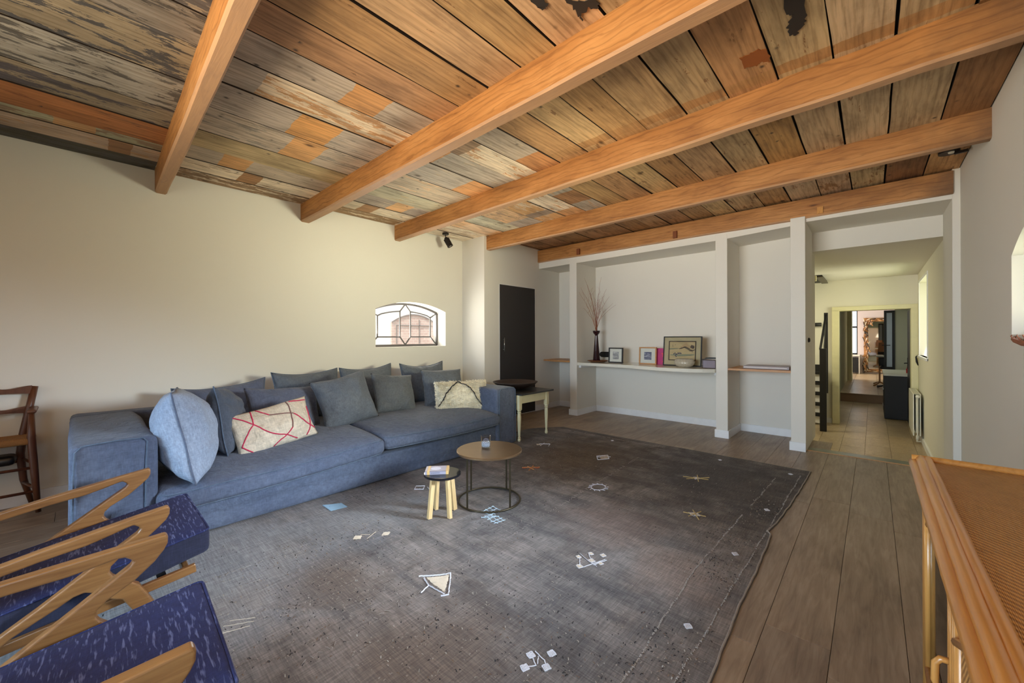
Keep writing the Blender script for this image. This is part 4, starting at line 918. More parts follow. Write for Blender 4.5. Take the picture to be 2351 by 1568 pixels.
# ------------------------------------------------------------------ armchairs
M_teakx = M_teak
def armchair(label, x, y, yaw, w, slope, cf, cs, tz=0.56):
    root = thing('armchair', label, 'armchair', (x, y, 0), yaw)
    SH = lambda yy: slope * min(0, yy + .02)
    def arm(x0):
        zt = tz - .002
        bar_top = [(0, zt), (-.10, zt - .004 + SH(-.10)), (-.345, zt - .012 + SH(-.345)), (-.62, zt - .03 + SH(-.62))]
        bar_bot = [(-.62, zt - .064 + SH(-.62)), (-.345, zt - .050 + SH(-.345)), (-.231, zt - .050 + SH(-.231)), (-.167, zt - .044 + SH(-.167) * .9), (-.125, zt - .039 + SH(-.125) * .7), (-.103, zt - .043), (-.088, zt - .056), (-.084, zt - .064), (-.092, zt - .076)]
        diag = [(-.202, zt - .152), (-.346, zt - .252), (-.60, .142), (-.79, 0.012)]
        low = [(-.735, .012), (-.56, .118), (-.40, .235), (-.346, .262), (-.30, .284), (-.262, .305), (-.235, .309), (-.212, .296), (-.196, .27), (-.135, .235), (-.076, .120), (-.010, .012)]
        front = [(.045, .012), (-.018, .131), (-.088, .275), (-.140, .318), (-.160, .338), (-.170, .356), (-.166, .376), (-.145, .397), (-.08, .434), (-.03, .478), (-.006, zt - .053), (.004, zt - .033), (.005, zt - .012)]
        poly = bar_top + bar_bot + diag + low + front
        # sub-divide into convex quads by triangulating the outline
        m = MB(); m.prism(poly, 0, x0 - .017, x0 + .017)
        return m.build('arm_frame', M_teakx, root, local=True, tri=False, bevel=.0065, seg=3)
    for x0 in (0.017, w - .017): arm(x0)
    xi0, xi1 = .052, w - .052
    for x0 in (xi0, xi1):
        m = MB(); m.bar((x0, -.60, .165), (x0, cf - .055, .245), .022, .036); m.build('side_rail', M_teakx, root, local=True, bevel=.004)
    m = MB(); m.bar((xi0 + .011, cf - .085, .235), (xi1 - .011, cf - .085, .235), .022, .034); m.build('front_rail', M_teakx, root, local=True, bevel=.004)
    for k in range(5):
        yy = cf - .16 - k * .10; zz = .232 - (cf - .07 - yy) * .118
        MB().bar((xi0 + .012, yy, zz), (xi1 - .012, yy, zz), .03, .008).build('webbing', M_blackyarn, root, local=True)
    sl = .16 if slope > .08 else .12
    c0, c1 = .066, w - .066; yb = cf - .66
    def shp(q, p):
        x_, y_, z_ = q; z_ += .012 * (1 - p.x ** 2) * (1 - p.y ** 2) * (p.z > 0); z_ += sl * (y_ - .29); z_ += .003 * noise.noise((x_ * 8, y_ * 8, 3))
        if p.z < 0: z_ += .012 * p.y
        return (x_, y_, z_)
    cush = MB().soft((c0, yb, cs - .118), (c1, cf, cs), .022, (12, 14, 4), shp)
    k = 0
    cu = cush.build('seat_cushion', [M_navy, M_navyside], root, smooth=True, local=True, merge=True)
    for p in cu.data.polygons:
        if abs(p.normal.z) < .72: p.material_index = 1
    r_ = .02; cx0, cx1, cy0, cy1 = c0 + .004, c1 - .004, yb + .004, cf - .004; P = []
    for (ax, ay, a0) in ((cx1 - r_, cy1 - r_, 0), (cx0 + r_, cy1 - r_, 90), (cx0 + r_, cy0 + r_, 180), (cx1 - r_, cy0 + r_, 270)):
        for k in range(5):
            an = math.radians(a0 + k * 22.5); P.append((ax + r_ * math.cos(an), ay + r_ * math.sin(an)))
    cyc = (yb + cf) / 2; pp = []
    for i in range(len(P)):
        a, b = P[i], P[(i + 1) % len(P)]
        for t in range(4):
            X_, Y_ = a[0] + (b[0] - a[0]) * t / 4, a[1] + (b[1] - a[1]) * t / 4
            pp.append((X_, Y_, cs - .006 + sl * ((Y_ - cyc) - .29)))
    MB().tube(pp, .0042, 6, True).build('piping', M_navy, cu, smooth=True, local=True)
    # slatted back and loose back cushion, reclined
    zb_ = tz - .10 + SH(-.62)
    for x0 in (xi0 + .02, xi1 - .02): MB().bar((x0, yb + .02, .15), (x0, yb - .26, .80), .028, .034).build('back_post', M_teakx, root, local=True, bevel=.004)
    for k in range(5):
        t = .25 + k * .17; MB().bar((xi0 + .03, yb + .02 - .28 * t, .15 + .65 * t), (xi1 - .03, yb + .02 - .28 * t, .15 + .65 * t), .012, .04).build('back_slat', M_teakx, root, local=True, bevel=.003)
    def bshp(q, p):
        x_, y_, z_ = q; y_ -= z_ * .42; y_ += .01 * (1 - p.x ** 2) * (1 - p.z ** 2) * (p.y > 0); return (x_, y_, z_)
    MB().soft((c0, yb - .30, cs - .10), (c1, yb - .17, cs + .42), .035, (10, 4, 10), bshp).build('back_cushion', M_navy, root, smooth=True, local=True, merge=True)
    return root
armchair('teak armchair with navy slub cushion nearest the blue sofa arm', -2.872, 0.262, math.radians(-.6), .735, .125, .150, .388, .5565)
armchair('teak armchair with navy slub cushion cut off by the bottom edge of view', -1.850, 0.212, math.radians(-3.0), .745, .02, .098, .378, .564)

# ------------------------------------------------------------------ rush-seated chair by the left wall
rc = thing('rush_chair', 'old walnut ladder-back armchair with woven rush seat by the plain wall', 'chair', (-4.5, -.45, 0))
def leg(P, r, nm='leg'): return MB().tube(P, r, 8).build(nm, M_walnut, rc, smooth=True)
leg([(-4.66, -.208, .89), (-4.645, -.235, .72), (-4.635, -.262, .54), (-4.635, -.276, .40), (-4.64, -.262, .21), (-4.655, -.222, .01)], [.019, .021, .023, .022, .02, .014])
leg([(-4.66, -.712, .89), (-4.645, -.69, .72), (-4.635, -.665, .54), (-4.635, -.652, .40), (-4.64, -.668, .21), (-4.655, -.71, .01)], [.019, .021, .023, .022, .02, .014])
leg([(-4.425, -.212, .72), (-4.42, -.214, .54), (-4.415, -.20, .30), (-4.405, -.182, .01)], [.015, .022, .021, .014])
leg([(-4.425, -.70, .72), (-4.42, -.70, .54), (-4.415, -.71, .30), (-4.405, -.725, .01)], [.015, .022, .021, .014])
for z, hh_, dy in ((.862, .05, .0), (.715, .042, .02)):
    m = MB(); top, bot = [], []
    for i in range(25):
        t = i / 24; y = -.70 + dy + (.48 - 2 * dy) * t; a = .012 * math.cos(t * 4 * PI); b = .014 * abs(math.sin(t * 2 * PI)) ** .6
        top.append((y, z + hh_ / 2 + a * .8)); bot.append((y, z - hh_ / 2 + b * .8 - .004))
    m.prism(bot + top[::-1], 0, -4.662, -4.644); m.build('back_slat', M_walnut, rc)
rs = MB().soft((-4.645, -.69, .495), (-4.405, -.20, .545), .02, (6, 10, 2), lambda q, p: (q[0], q[1], q[2] - .014 * (1 - p.x ** 2) * (1 - p.y ** 2) * (p.z > 0)))
tr = NT('woven_rush'); tr.set(Base_Color=tr.mix(tr.noise(tr.coord('Object', (1, 12, 12)), 22, 3), lin(126, 84, 44), lin(176, 128, 74)), Roughness=.8); tr.bump(tr.noise(tr.coord('Object', (.3, 10, 10)), 22, 2), .8, .006)
rs.build('rush_seat', tr.m, rc, smooth=True, merge=True)
for y in (-.212, -.70): MB().soft((-4.66, y - .024, .715), (-4.40, y + .024, .742), .012, (4, 3, 2)).build('armrest', M_walnut, rc, smooth=True, merge=True)
for z in (.33, .16): leg([(-4.415, -.205, z), (-4.415, -.71, z)], .010, 'stretcher'); leg([(-4.64, -.265, z + .03), (-4.41, -.20, z + .03)], .010, 'stretcher')
leg([(-4.64, -.27, .345), (-4.64, -.66, .345)], .009, 'stretcher')
bt = thing('black_bundle', 'black rolled bundle resting on the rungs of the rush-seated chair', 'bag', (-4.53, -.42, .355))
MB().soft((-4.60, -.58, .3575), (-4.44, -.285, .425), .03, (6, 10, 3)).build('bundle', plain('black_leather', lin(20, 20, 22), .35), bt, smooth=True, merge=True)

# ------------------------------------------------------------------ counter and shelves in the alcoves
ct = MB(); fr_ = [(-3.467, 5.345), (-3.3, 5.335), (-3.0, 5.335), (-2.75, 5.32), (-2.5, 5.27), (-2.3, 5.20), (-2.1, 5.145), (-1.9, 5.12), (-1.7, 5.13), (-1.55, 5.19), (-1.44, 5.285)]
poly = [(p[0], p[1]) for p in fr_] + [(-1.44, 5.925), (-3.467, 5.925)]
ct.prism(poly, 2, .797, .842)
counter = tag(ct.build('counter', M_counter, bevel=.004), 'glossy cream wall counter with a wavy front edge between two pillars', 'counter')
for x0, x1 in ((-3.467, -3.43), (-1.477, -1.44)): MB().box(x0, 5.40, .757, x1, 5.92, .797).build('support_batten', M_trim, counter)
ls = MB(); ls.prism([(-4.22, 5.45), (-3.96, 5.35), (-3.6, 5.335), (-3.6, 5.925), (-4.22, 5.925)], 2, .838, .862)
tag(ls.build('wall_shelf', M_oakshelf, bevel=.002), 'thin oak shelf in the narrow alcove next to the dark door', 'shelf')
rs_ = MB().box(-1.308, 5.35, .832, -0.665, 5.925, .857)
tag(rs_.build('wall_shelf', M_oakshelf, bevel=.002), 'thin oak shelf carrying a flat grey box in the right alcove', 'shelf')
bx = MB(); bx.soft((-1.16, 5.42, .858), (-0.70, 5.70, .893), .004, (3, 3, 2))
bo = tag(bx.build('flat_box', plain('mauve_grey_card', lin(158, 148, 150), .5), merge=True), 'flat mauve-grey box lying on the right-hand oak shelf', 'box')
MB().box(-1.15, 5.4185, .872, -.72, 5.4195, .879).build('label_strip', Mp, bo)
sw = thing('round_switch', 'small black round switch on the side of the pillar by the passage', 'switch', (-.53, 5.48, 1.20))
MB().lathe([(0, 0), (.024, 0), (.026, .006), (.018, .016), (0, .018)], (0, 0, 0), 20).build('dial', M_black, sw, smooth=True, local=True); sw.rotation_euler = (0, H, 0)
ZT = .8425
pl = thing('wooden_plate', 'round rustic wooden board under the tall dark vase', 'plate', (-3.26, 5.62, ZT))
MB().lathe([(0, 0), (.10, 0), (.14, .012), (.165, .026), (.160, .030), (.13, .022), (0, .019)], (-3.26, 5.62, ZT), 30).build('plate', woodm('rustic_plate', lin(88, 52, 30), lin(140, 92, 54), (.2, 1, 1), .5), pl, smooth=True)
vs_ = thing('vase', 'tall tapering aubergine glass vase with a cup-shaped mouth holding twigs', 'vase', (-3.28, 5.62, ZT + .019))
vz = ZT + .021
MB().lathe([(0, 0), (.056, 0), (.058, .01), (.024, .40), (.025, .415), (.034, .425), (.052, .446), (.058, .475), (.057, .482), (.053, .482), (.048, .452), (.03, .432), (.018, .41), (0, .40)], (-3.28, 5.62, vz), 28).build('vase_body', plain('aubergine_glass', lin(44, 18, 22), .08, var=.1), vs_, smooth=True)
tw = thing('dried_twigs', 'bunch of bare reddish twigs standing in the tall dark vase', 'twigs', (-3.28, 5.62, vz + .42))
random.seed(11); M_twig = plain('reddish_twig', lin(150, 92, 66), .8, var=.25)
def pxpt(x, z, y=5.62): return Vector((x, y, z))
tops = [(-3.60, 1.99), (-3.55, 2.06), (-3.52, 2.22), (-3.46, 2.10), (-3.17, 2.19), (-3.10, 2.0), (-3.14, 1.92), (-2.99, 1.77), (-2.93, 1.74), (-3.06, 1.88), (-3.30, 1.86), (-3.34, 1.95), (-3.50, 1.72), (-3.20, 1.72), (-3.26, 1.80), (-3.40, 1.80)]
for i, (X_, Z_) in enumerate(tops):
    k_ = min(1, -3.42 / X_) if X_ < -3.42 else 1; yt = 5.62 * k_ + random.uniform(-.03, .03); Z_ = 1.24 + (Z_ - 1.24) * k_; X_ = X_ * k_; s0 = Vector((-3.28 + random.uniform(-.012, .012), 5.62 + random.uniform(-.012, .012), vz + .43)); e0 = Vector((X_, yt, Z_))
    P = []; n_ = 9
    for k in range(n_ + 1):
        t = k / n_; b = s0.lerp(e0, t); b.x += (e0.x - s0.x) * -.25 * math.sin(PI * t) + .012 * noise.noise((i * 3, t * 5, 0)); b.z += .02 * math.sin(PI * t); P.append(b)
    m = MB(); m.tube(P, [.0032 * (1 - t / (n_ + 1)) + .0008 for t in range(n_ + 1)], 5)
    for q in range(random.randint(1, 3)):
        k = random.randint(4, 7); a = P[k]; m.tube([a, a + Vector((random.uniform(-.04, .05), random.uniform(-.03, .03), .05)), a + Vector((random.uniform(-.07, .09), random.uniform(-.04, .04), random.uniform(.1, .17)))], [.0018, .0013, .0007], 4)
    m.build('twig', M_twig, tw)
def frame(label, x0, x1, y, h, mat, fw, matw, art, lean=.10, cat='picture', inner=None):
    root = thing('picture_frame', label, cat, ((x0 + x1) / 2, y, ZT)); root.rotation_euler = (-lean, 0, 0); w = x1 - x0; d = .022
    m = MB(); hw = w / 2
    m.box(-hw, -d, 0, hw, 0, fw); m.box(-hw, -d, h - fw, hw, 0, h); m.box(-hw, -d, fw, -hw + fw, 0, h - fw); m.box(hw - fw, -d, fw, hw, 0, h - fw)
    m.build('frame', mat, root, local=True, bevel=.0015)
    MB().box(-hw + fw, -.010, fw, hw - fw, -.006, h - fw).build('mount', matw, root, local=True)
    art(root, hw, h, d)
    MB().box(-hw + fw, -.0175, fw, hw - fw, -.0165, h - fw).build('glass', M_glass, root, local=True)
    return root
def artmat(name, cols, sc):
    t = NT(name); v = t.coord('Object', sc); a = t.noise(v, 14, 5, .65, .4); t.set(Base_Color=t.ramp(a, cols), Roughness=.6); return t.m
def art1(root, hw, h, d): MB().box(-.05, -.0115, h / 2 - .06, .05, -.010, h / 2 + .055).build('print', artmat('grey_cloud_print', [(.3, lin(110, 110, 118)), (.5, lin(150, 150, 156)), (.6, lin(214, 212, 214))], (.6, 1, 1.6)), root, local=True)
def art2(root, hw, h, d): MB().box(-.055, -.0115, h / 2 - .06, .055, -.010, h / 2 + .055).build('print', artmat('blue_sea_print', [(.3, lin(52, 56, 84)), (.5, lin(90, 96, 126)), (.62, lin(190, 190, 206))], (.5, 1, 2.2)), root, local=True)
frame('small black picture frame with a grey cloud print beside the vase', -3.06, -2.82, 5.62, .235, M_black, .018, plain('white_mount', lin(228, 228, 220), .7), art1, .06)
frame('small oak picture frame with a dark blue seascape print', -2.56, -2.30, 5.62, .25, M_oakshelf, .018, plain('white_mount', lin(228, 228, 220), .7), art2, .06)
def art3(root, hw, h, d):
    m = MB(); x0, x1, z0, z1 = -hw + .085, hw - .085, .085, h - .075; b = .012
    m.box(x0 - b, -.0135, z0 - b, x1 + b, -.010, z0); m.box(x0 - b, -.0135, z1, x1 + b, -.010, z1 + b); m.box(x0 - b, -.0135, z0, x0, -.010, z1); m.box(x1, -.0135, z0, x1 + b, -.010, z1)
    m.build('inner_border', plain('dark_brown_border', lin(52, 36, 26), .6), root, local=True)
    MB().box(x0, -.0115, z0, x1, -.010, z1).build('print', artmat('tan_landscape_paper', [(.3, lin(186, 162, 116)), (.7, lin(204, 182, 136))], (.5, 1, 1.5)), root, local=True)
    ink = MB(); W_, H_ = x1 - x0, z1 - z0; P = lambda u, v: (x0 + W_ * u, z0 + H_ * v)
    def poly_(pts, y=-.0119): ink.prism([P(*p) for p in pts], 1, y, -.0114)
    ink.cur = 0; poly_([(.0, .56), (.3, .60), (.42, .62), (.3, .64), (0, .62)]); poly_([(.02, .24), (.35, .20), (.95, .26), (.98, .32), (.4, .30), (.05, .28)])
    ink.cur = 1
    random.seed(2)
    for k in range(16): u = .38 + .035 * k; v = .60 + .09 * math.sin(k * .35) + random.uniform(-.02, .02); poly_([(u, v), (u + .08, v + .05), (u + .10, v + .02), (u + .02, v - .04)])
    poly_([(.80, .70), (.86, .84), (.92, .80), (.97, .78), (.97, .64), (.9, .62)])
    for k in range(12): u = .10 + .06 * k; poly_([(u, .12 + .01 * k), (u + .12, .135 + .01 * k), (u + .12, .15 + .01 * k)])
    ink.cur = 2
    for (u, v) in ((.18, .32), (.22, .36), (.26, .31), (.24, .24), (.30, .30), (.27, .18), (.34, .36), (.38, .35), (.42, .37), (.46, .35)): poly_([(u - .02, v - .03), (u + .02, v - .035), (u + .025, v + .03), (u - .015, v + .035)], -.0121)
    ink.cur = 3; poly_([(.42, .72), (.66, .95), (.72, .84), (.85, .72), (.6, .66)], -.0117)
    ink.cur = 1; poly_([(.12, .72), (.135, .72), (.135, .84), (.12, .84)]); poly_([(.2, .8), (.235, .86), (.26, .8), (.255, .8), (.235, .84), (.205, .79)]); poly_([(.90, .42), (.912, .42), (.912, .55), (.90, .55)])
    ink.build('ink_drawing', [plain('wash_teal', lin(128, 138, 116), .7), plain('ink_sepia', lin(92, 78, 66), .7), plain('ink_blue', lin(50, 58, 84), .7), plain('hill_wash', lin(190, 158, 116), .7)], root, local=True, tri=True)
frame('large black-framed tan landscape print leaning behind the cut-glass bowl', -2.19, -1.68, 5.58, .405, M_black, .013, plain('tan_mount', lin(190, 176, 140), .7), art3, .11)
cd = thing('pink_card', 'bright pink card with red flowers behind the large framed print', 'card', (-2.24, 5.66, ZT)); cd.rotation_euler = (-.07, 0, 0)
MB().box(-.085, -.004, 0, .085, 0, .235).build('card', plain('magenta_card', lin(184, 40, 110), .5, var=.25, scale=80), cd, local=True)
m = MB()
for k, (u, v, r) in enumerate(((.03, .15, .03), (.045, .11, .018), (.03, .04, .022))):
    m.prism([(u + r * (1 + .4 * math.sin(5 * a_)) * math.cos(a_), v + r * (1 + .4 * math.sin(5 * a_)) * math.sin(a_)) for a_ in [i * PI / 12 for i in range(24)]], 1, -.0052, -.0041)
m.build('flower_print', plain('coral_ink', lin(224, 72, 76), .5), cd, local=True, tri=True)
gb = thing('cut_glass_bowl', 'oval cut-glass bowl in front of the large framed print', 'bowl', (-1.84, 5.40, ZT))
m = MB(); 
def gbs(u, v):
    a = u * 2 * PI; t = v; r = .070 + .058 * math.sin(t * PI * .86) ** .7; z = .108 * t; k = 1 + .018 * (math.cos(a * 16 + t * 14) * math.cos(a * 16 - t * 14))
    return (-1.84 + r * 1.0 * k * math.cos(a), 5.40 + r * .8 * k * math.sin(a), ZT + .001 + z)
m.grid(gbs, 96, 24)
m.build('bowl', plain('frosted_cut_glass', lin(176, 168, 150), .15, var=.3, scale=260), gb, smooth=False, merge=True)
ac = thing('acrylic_box', 'clear acrylic box beside the pillar at the end of the counter', 'box', (-1.53, 5.42, ZT))
m = MB(); m.box(-1.605, 5.34, ZT + .001, -1.445, 5.52, ZT + .006); m.box(-1.605, 5.34, ZT + .006, -1.602, 5.52, ZT + .118); m.box(-1.602, 5.34, ZT + .006, -1.445, 5.343, ZT + .118)
m.build('box_shell', glass('acrylic', (.86, .85, .88, 1), .05), ac)
MB().box(-1.596, 5.36, ZT + .007, -1.455, 5.51, ZT + .10).build('contents', plain('pale_lilac_paper', lin(186, 180, 184), .7), ac)
bt2 = thing('black_tray', 'thin black tray lying on the acrylic box', 'tray', (-1.52, 5.45, ZT + .119))
MB().prism([(-1.585, ZT + .119), (-1.447, ZT + .119), (-1.447, ZT + .134), (-1.565, ZT + .134)], 1, 5.37, 5.51).build('tray', M_black, bt2)
sk = thing('black_socket', 'black oval double socket on the alcove wall right of the vase', 'socket', (-3.25, 5.924, .955))
m = MB(); m.prism([(-.075 + .045 * math.cos(a_), .045 * math.sin(a_)) for a_ in [PI / 2 + i * PI / 10 for i in range(11)]] + [(.075 + .045 * math.cos(a_), .045 * math.sin(a_)) for a_ in [-PI / 2 + i * PI / 10 for i in range(11)]], 1, -.02, 0)
m.build('plate', M_laquer, sk, local=True, bevel=.004)
for x in (-.07, .07): MB().lathe([(0, 0), (.03, 0), (.03, .003), (0, .003)], (0, 0, 0), 18)
sk.location = (-3.27, 5.924, .955)

# ------------------------------------------------------------------ ceiling spotlights
def spot(label, x, y, dz, tilt, wall=None):
    r_ = thing('spotlight', label, 'lamp', (x, y, ZC))
    MB().lathe([(0, -.028), (.044, -.028), (.046, -.024), (.046, -.004), (0, -.004)], (0, 0, 0), 24).build('canopy', M_blackmetal, r_, local=True, smooth=False)
    MB().tube([(0, 0, -.028), (0, 0, -.085)], .006, 8).build('stem', M_blackmetal, r_, local=True)
    hd_ = MB(); R_ = [(0, 0), (.022, 0), (.026, -.012)]
    for k in range(7): z = -.02 - k * .013; R_ += [(.042, z), (.042, z - .008), (.037, z - .009), (.037, z - .012)]
    R_ += [(.042, -.118), (.042, -.142), (.034, -.142), (.028, -.128), (0, -.128)]
    hd_.lathe(R_, (0, 0, 0), 26); h_ = hd_.build('lamp_head', M_blackmetal, r_, local=True, smooth=False); h_.location = (0, 0, -.07); h_.rotation_euler = tilt
    b_ = MB().lathe([(0, -.129), (.024, -.129), (.018, -.137), (0, -.139)], (0, 0, 0), 16).build('bulb', plain('bulb_glass', lin(230, 226, 210), .2), h_, local=True, smooth=True)
    return r_
spot('ribbed dark metal spotlight under the boards by the white pier', -4.50, 3.55, 0, (0.35, -.38, 0))
s2 = thing('spotlight', 'dark metal spotlight half hidden behind a beam near the right wall', 'lamp', (.46, 4.75, ZC))
MB().lathe([(0, -.02), (.062, -.02), (.062, -.002), (0, -.002)], (0, 0, 0), 26).build('canopy', M_blackmetal, s2, local=True)
MB().lathe([(0, -.021), (.02, -.021), (.016, -.03), (0, -.03)], (0.01, -.02, 0), 14).build('bulb', plain('bulb_glass', lin(230, 226, 210), .2), s2, local=True)
MB().bar((.03, .0, -.03), (.10, -.03, -.035), .02, .02).build('lamp_head', M_blackmetal, s2, local=True)
sg = thing('twig_ornament', 'small reddish twig ornament on the wall under the arched window', 'ornament', (.57, 3.3, 1.22))
MB().tube([(.572, 3.43, 1.235), (.560, 3.40, 1.222), (.556, 3.34, 1.215), (.560, 3.2, 1.20), (.565, 3.0, 1.215)], [.004, .009, .012, .014, .01], 7).build('twig', M_twig, sg, smooth=True)
for k in range(3): MB().tube([(.558, 3.38 - k * .13, 1.22), (.552, 3.40 - k * .12, 1.238), (.55, 3.36 - k * .1, 1.245)], [.004, .003, .0015], 5).build('side_twig', M_twig, sg, smooth=True)

# ------------------------------------------------------------------ rattan sideboard
cb = thing('rattan_sideboard', 'honey rattan sideboard with woven cane top along the right wall', 'sideboard', (.33, 1.4, 0))
ZS = .80
def rail(path, r, nm='bamboo_rail', mat=None): return MB().tube(path, r, 12).build(nm, mat or M_rattan, cb, smooth=True)
def polerail(x, z, r, y0=.35, y1=2.085):
    P, R_ = [], []; n_ = 40
    for i in range(n_ + 1):
        y = y0 + (y1 - y0) * i / n_; P.append((x + .0012 * noise.noise((y * 7, x * 90, 0)), y, z)); R_.append(r * (1 + .05 * max(0, math.cos(y * 22 + x * 60)) ** 12))
    return rail(P, R_)
polerail(.113, ZS - .026, .016); polerail(.128, ZS - .010, .0135); polerail(.146, ZS - .009, .0125)
def xrail(y, z, r): return MB().tube([(.105 + (.575 - .105) * i / 12, y, z) for i in range(13)], r, 12).build('bamboo_rail', M_rattan, cb, smooth=True)
xrail(2.078, ZS - .009, .0125); xrail(2.092, ZS - .026, .014); xrail(.36, ZS - .012, .014)
tw_ = NT('woven_cane'); v_ = tw_.coord('World', (1, 1, 1), (0, 0, 0.0))
wv1 = tw_.n('ShaderNodeTexWave', wave_type='BANDS', bands_direction='DIAGONAL', Scale=34.0, Distortion=1.4, Detail=2.0); tw_.l(v_, wv1.inputs['Vector'])
wv2 = tw_.n('ShaderNodeTexWave', wave_type='BANDS', bands_direction='X', Scale=120.0, Distortion=1.5); tw_.l(v_, wv2.inputs['Vector'])
cc_ = tw_.mix(wv1.outputs['Fac'], lin(150, 106, 56), lin(214, 164, 98)); cc_ = tw_.mix(.4, cc_, tw_.ramp(wv2.outputs['Fac'], [(0, (.6, .55, .5, 1)), (.4, (1, 1, 1, 1))]), 'MULTIPLY')
cc_ = tw_.mix(.5, cc_, tw_.ramp(tw_.noise(v_, 30, 4), [(.3, (.8, .78, .74, 1)), (.6, (1.1, 1.1, 1.1, 1))]), 'MULTIPLY')
tw_.set(Base_Color=cc_, Roughness=.55); tw_.bump(tw_.math('ADD', wv1.outputs['Fac'], wv2.outputs['Fac']), .5, .003); M_cane = tw_.m
MB().box(.150, .36, ZS - .03, .575, 2.075, ZS - .014).build('woven_top', M_cane, cb)
# carcass
MB().box(.150, .42, .06, .575, .44, ZS - .03).build('side_panel', M_cane, cb)
MB().box(.150, 1.955, .06, .575, 1.97, ZS - .03).build('side_panel', M_cane, cb)
MB().box(.56, .44, .06, .575, 1.955, ZS - .03).build('back_panel', M_cane, cb); MB().box(.15, .44, .10, .56, 1.955, .12).build('bottom_panel', M_cane, cb)
for y in (.43, 1.965):
    for x in (.14, .56): MB().tube([(x, y, .001), (x, y, ZS - .035)], .016, 10).build('leg', M_rattanv, cb, smooth=True)
for z in (.10, ZS - .052): MB().tube([(.138, .44, z), (.138, 1.955, z)], .011, 10).build('bamboo_rail', M_rattan, cb, smooth=True)
def door(y0, y1, glazed, hy):
    d_ = MB()
    for y in (y0 + .012, y0 + .036, y1 - .036, y1 - .012): d_.tube([(.135, y, .125), (.135, y, ZS - .07)], .0115, 10)
    for z in (.135, ZS - .075): d_.tube([(.135, y0 + .012, z), (.135, y1 - .012, z)], .0115, 10)
    dd = d_.build('door', M_rattanv, cb, smooth=True)
    if glazed:
        # two curved corner fillets make the pane's arched head
        P = [(.135, y0 + .05 + (y1 - y0 - .10) * i / 14, ZS - .085 - .10 * abs(2 * i / 14 - 1) ** 2.5) for i in range(15)]
        MB().tube(P, .009, 8).build('arch_strip', M_rattan, dd, smooth=True)
        MB().box(.137, y0 + .045, .14, .140, y1 - .045, ZS - .08).build('door_glass', M_glassdark, dd)
    else:
        MB().box(.134, y0 + .045, .14, .140, y1 - .045, ZS - .08).build('woven_panel', M_cane, dd)
        MB().tube([(.128, y0 + .05, ZS - .20), (.128, (y0 + y1) / 2, ZS - .11), (.128, y1 - .05, ZS - .20)], .009, 8).build('arch_strip', M_rattan, dd, smooth=True)
    z = .47
    MB().tube([(.128, hy, z + .035), (.112, hy, z + .034), (.104, hy, z + .022), (.103, hy, z - .02), (.108, hy, z - .034), (.128, hy, z - .042)], .0072, 8).build('handle', M_rattanv, dd, smooth=True)
door(1.30, 1.94, True, 1.325); door(.80, 1.285, False, 1.20); door(.46, .785, False, .50)
for k in range(8): MB().box(.18 + k * .05, .5, .42, .22 + k * .05, 1.9, .43) 
MB().box(.16, .45, .40, .55, 1.95, .415).build('shelf', M_cane, cb)

# ------------------------------------------------------------------ hall beyond the step
rd = thing('radiator', 'white double-panel radiator with round valve knob on the hall wall', 'radiator', (.49, 8.9, -.36))
for x0, nm in ((.440, 'panel'), (.512, 'panel')): MB().box(x0, 8.42, -.25, x0 + .014, 9.33, .375).build(nm, M_whitebar, rd, bevel=.004)
m = MB(); m.box(.453, 8.44, .368, .513, 9.32, .372)
for k in range(5): m.box(.455 + k * .012, 8.43, .372, .458 + k * .012, 9.32, .380)
m.build('top_grille', M_whitebar, rd)
MB().box(.470, 8.425, -.2, .500, 9.3, .36).build('convector', plain('shaded_enamel', lin(206, 204, 186), .5), rd)
MB().lathe([(0, 0), (.024, 0), (.026, .01), (.022, .04), (0, .042)], (0, 0, 0), 20).build('valve_knob', M_whitebar, rd, local=True, smooth=True); rd.children[-1].location = (-.0, -.482, .70); rd.children[-1].rotation_euler = (H, 0, 0)
MB().tube([(.486, 8.41, .30), (.486, 8.405, -.28), (.486, 8.42, -.31)], .007, 8).build('pipe', M_whitebar, rd, smooth=True)
m = MB(); m.tube([(.486, 8.42, -.24), (.486, 8.42, -.30)], .016, 10); m.tube([(.486, 8.42, -.325), (.53, 8.42, -.325)], .009, 8); m.tube([(.486, 8.42, -.30), (.486, 8.42, -.335)], .012, 10); m.build('valve_body', M_whitebar, rd, smooth=True)
sr = thing('staircase', 'black and white staircase with dark newel post at the passage edge', 'stairs', (-.75, 8.9, -.36))
MB().box(-.668, 8.46, -.36, -.578, 8.52, 1.035).build('newel_post', M_black, sr, bevel=.003)
MB().box(-.645, 8.98, .23, -.590, 9.02, 1.66).build('upper_post', M_black, sr, bevel=.003)
MB().bar((-.66, 8.50, 1.02), (-.615, 8.99, 1.62), .03, .03).build('handrail', M_black, sr)
MB().bar((-.62, 8.50, 1.00), (-.62, 8.99, 1.5), .008, .02).build('balustrade_strip', M_steel, sr)
for k in range(5):
    z = -.16 + k * .19
    MB().box(-2.0, 9.06 + (k * .0), z - .17, -.63, 9.08, z - .045 + .0).build('riser', M_trim, sr); MB().box(-2.0, 9.02, z - .045, -.63, 9.2, z).build('tread', M_black, sr)
MB().box(-.84, 9.20, .28, -.70, 9.24, .72).build('stair_side', M_black, sr)
ht = thing('ceiling_hatch', 'black framed hatch in the hall ceiling above the stairs', 'hatch', (-.9, 8.9, 2.26))
MB().box(-1.3, 8.35, 2.235, -.62, 9.33, 2.2615).build('hatch_panel', M_black, ht); 
hr = MB(); hr.box(-.70, 8.30, 2.22, -.61, 9.36, 2.235); hr.build('hatch_frame', M_bronze, ht)
hl = thing('wall_hook', 'black wall-mounted rail end on the far hall wall', 'handrail', (-.75, 9.3, 1.46))
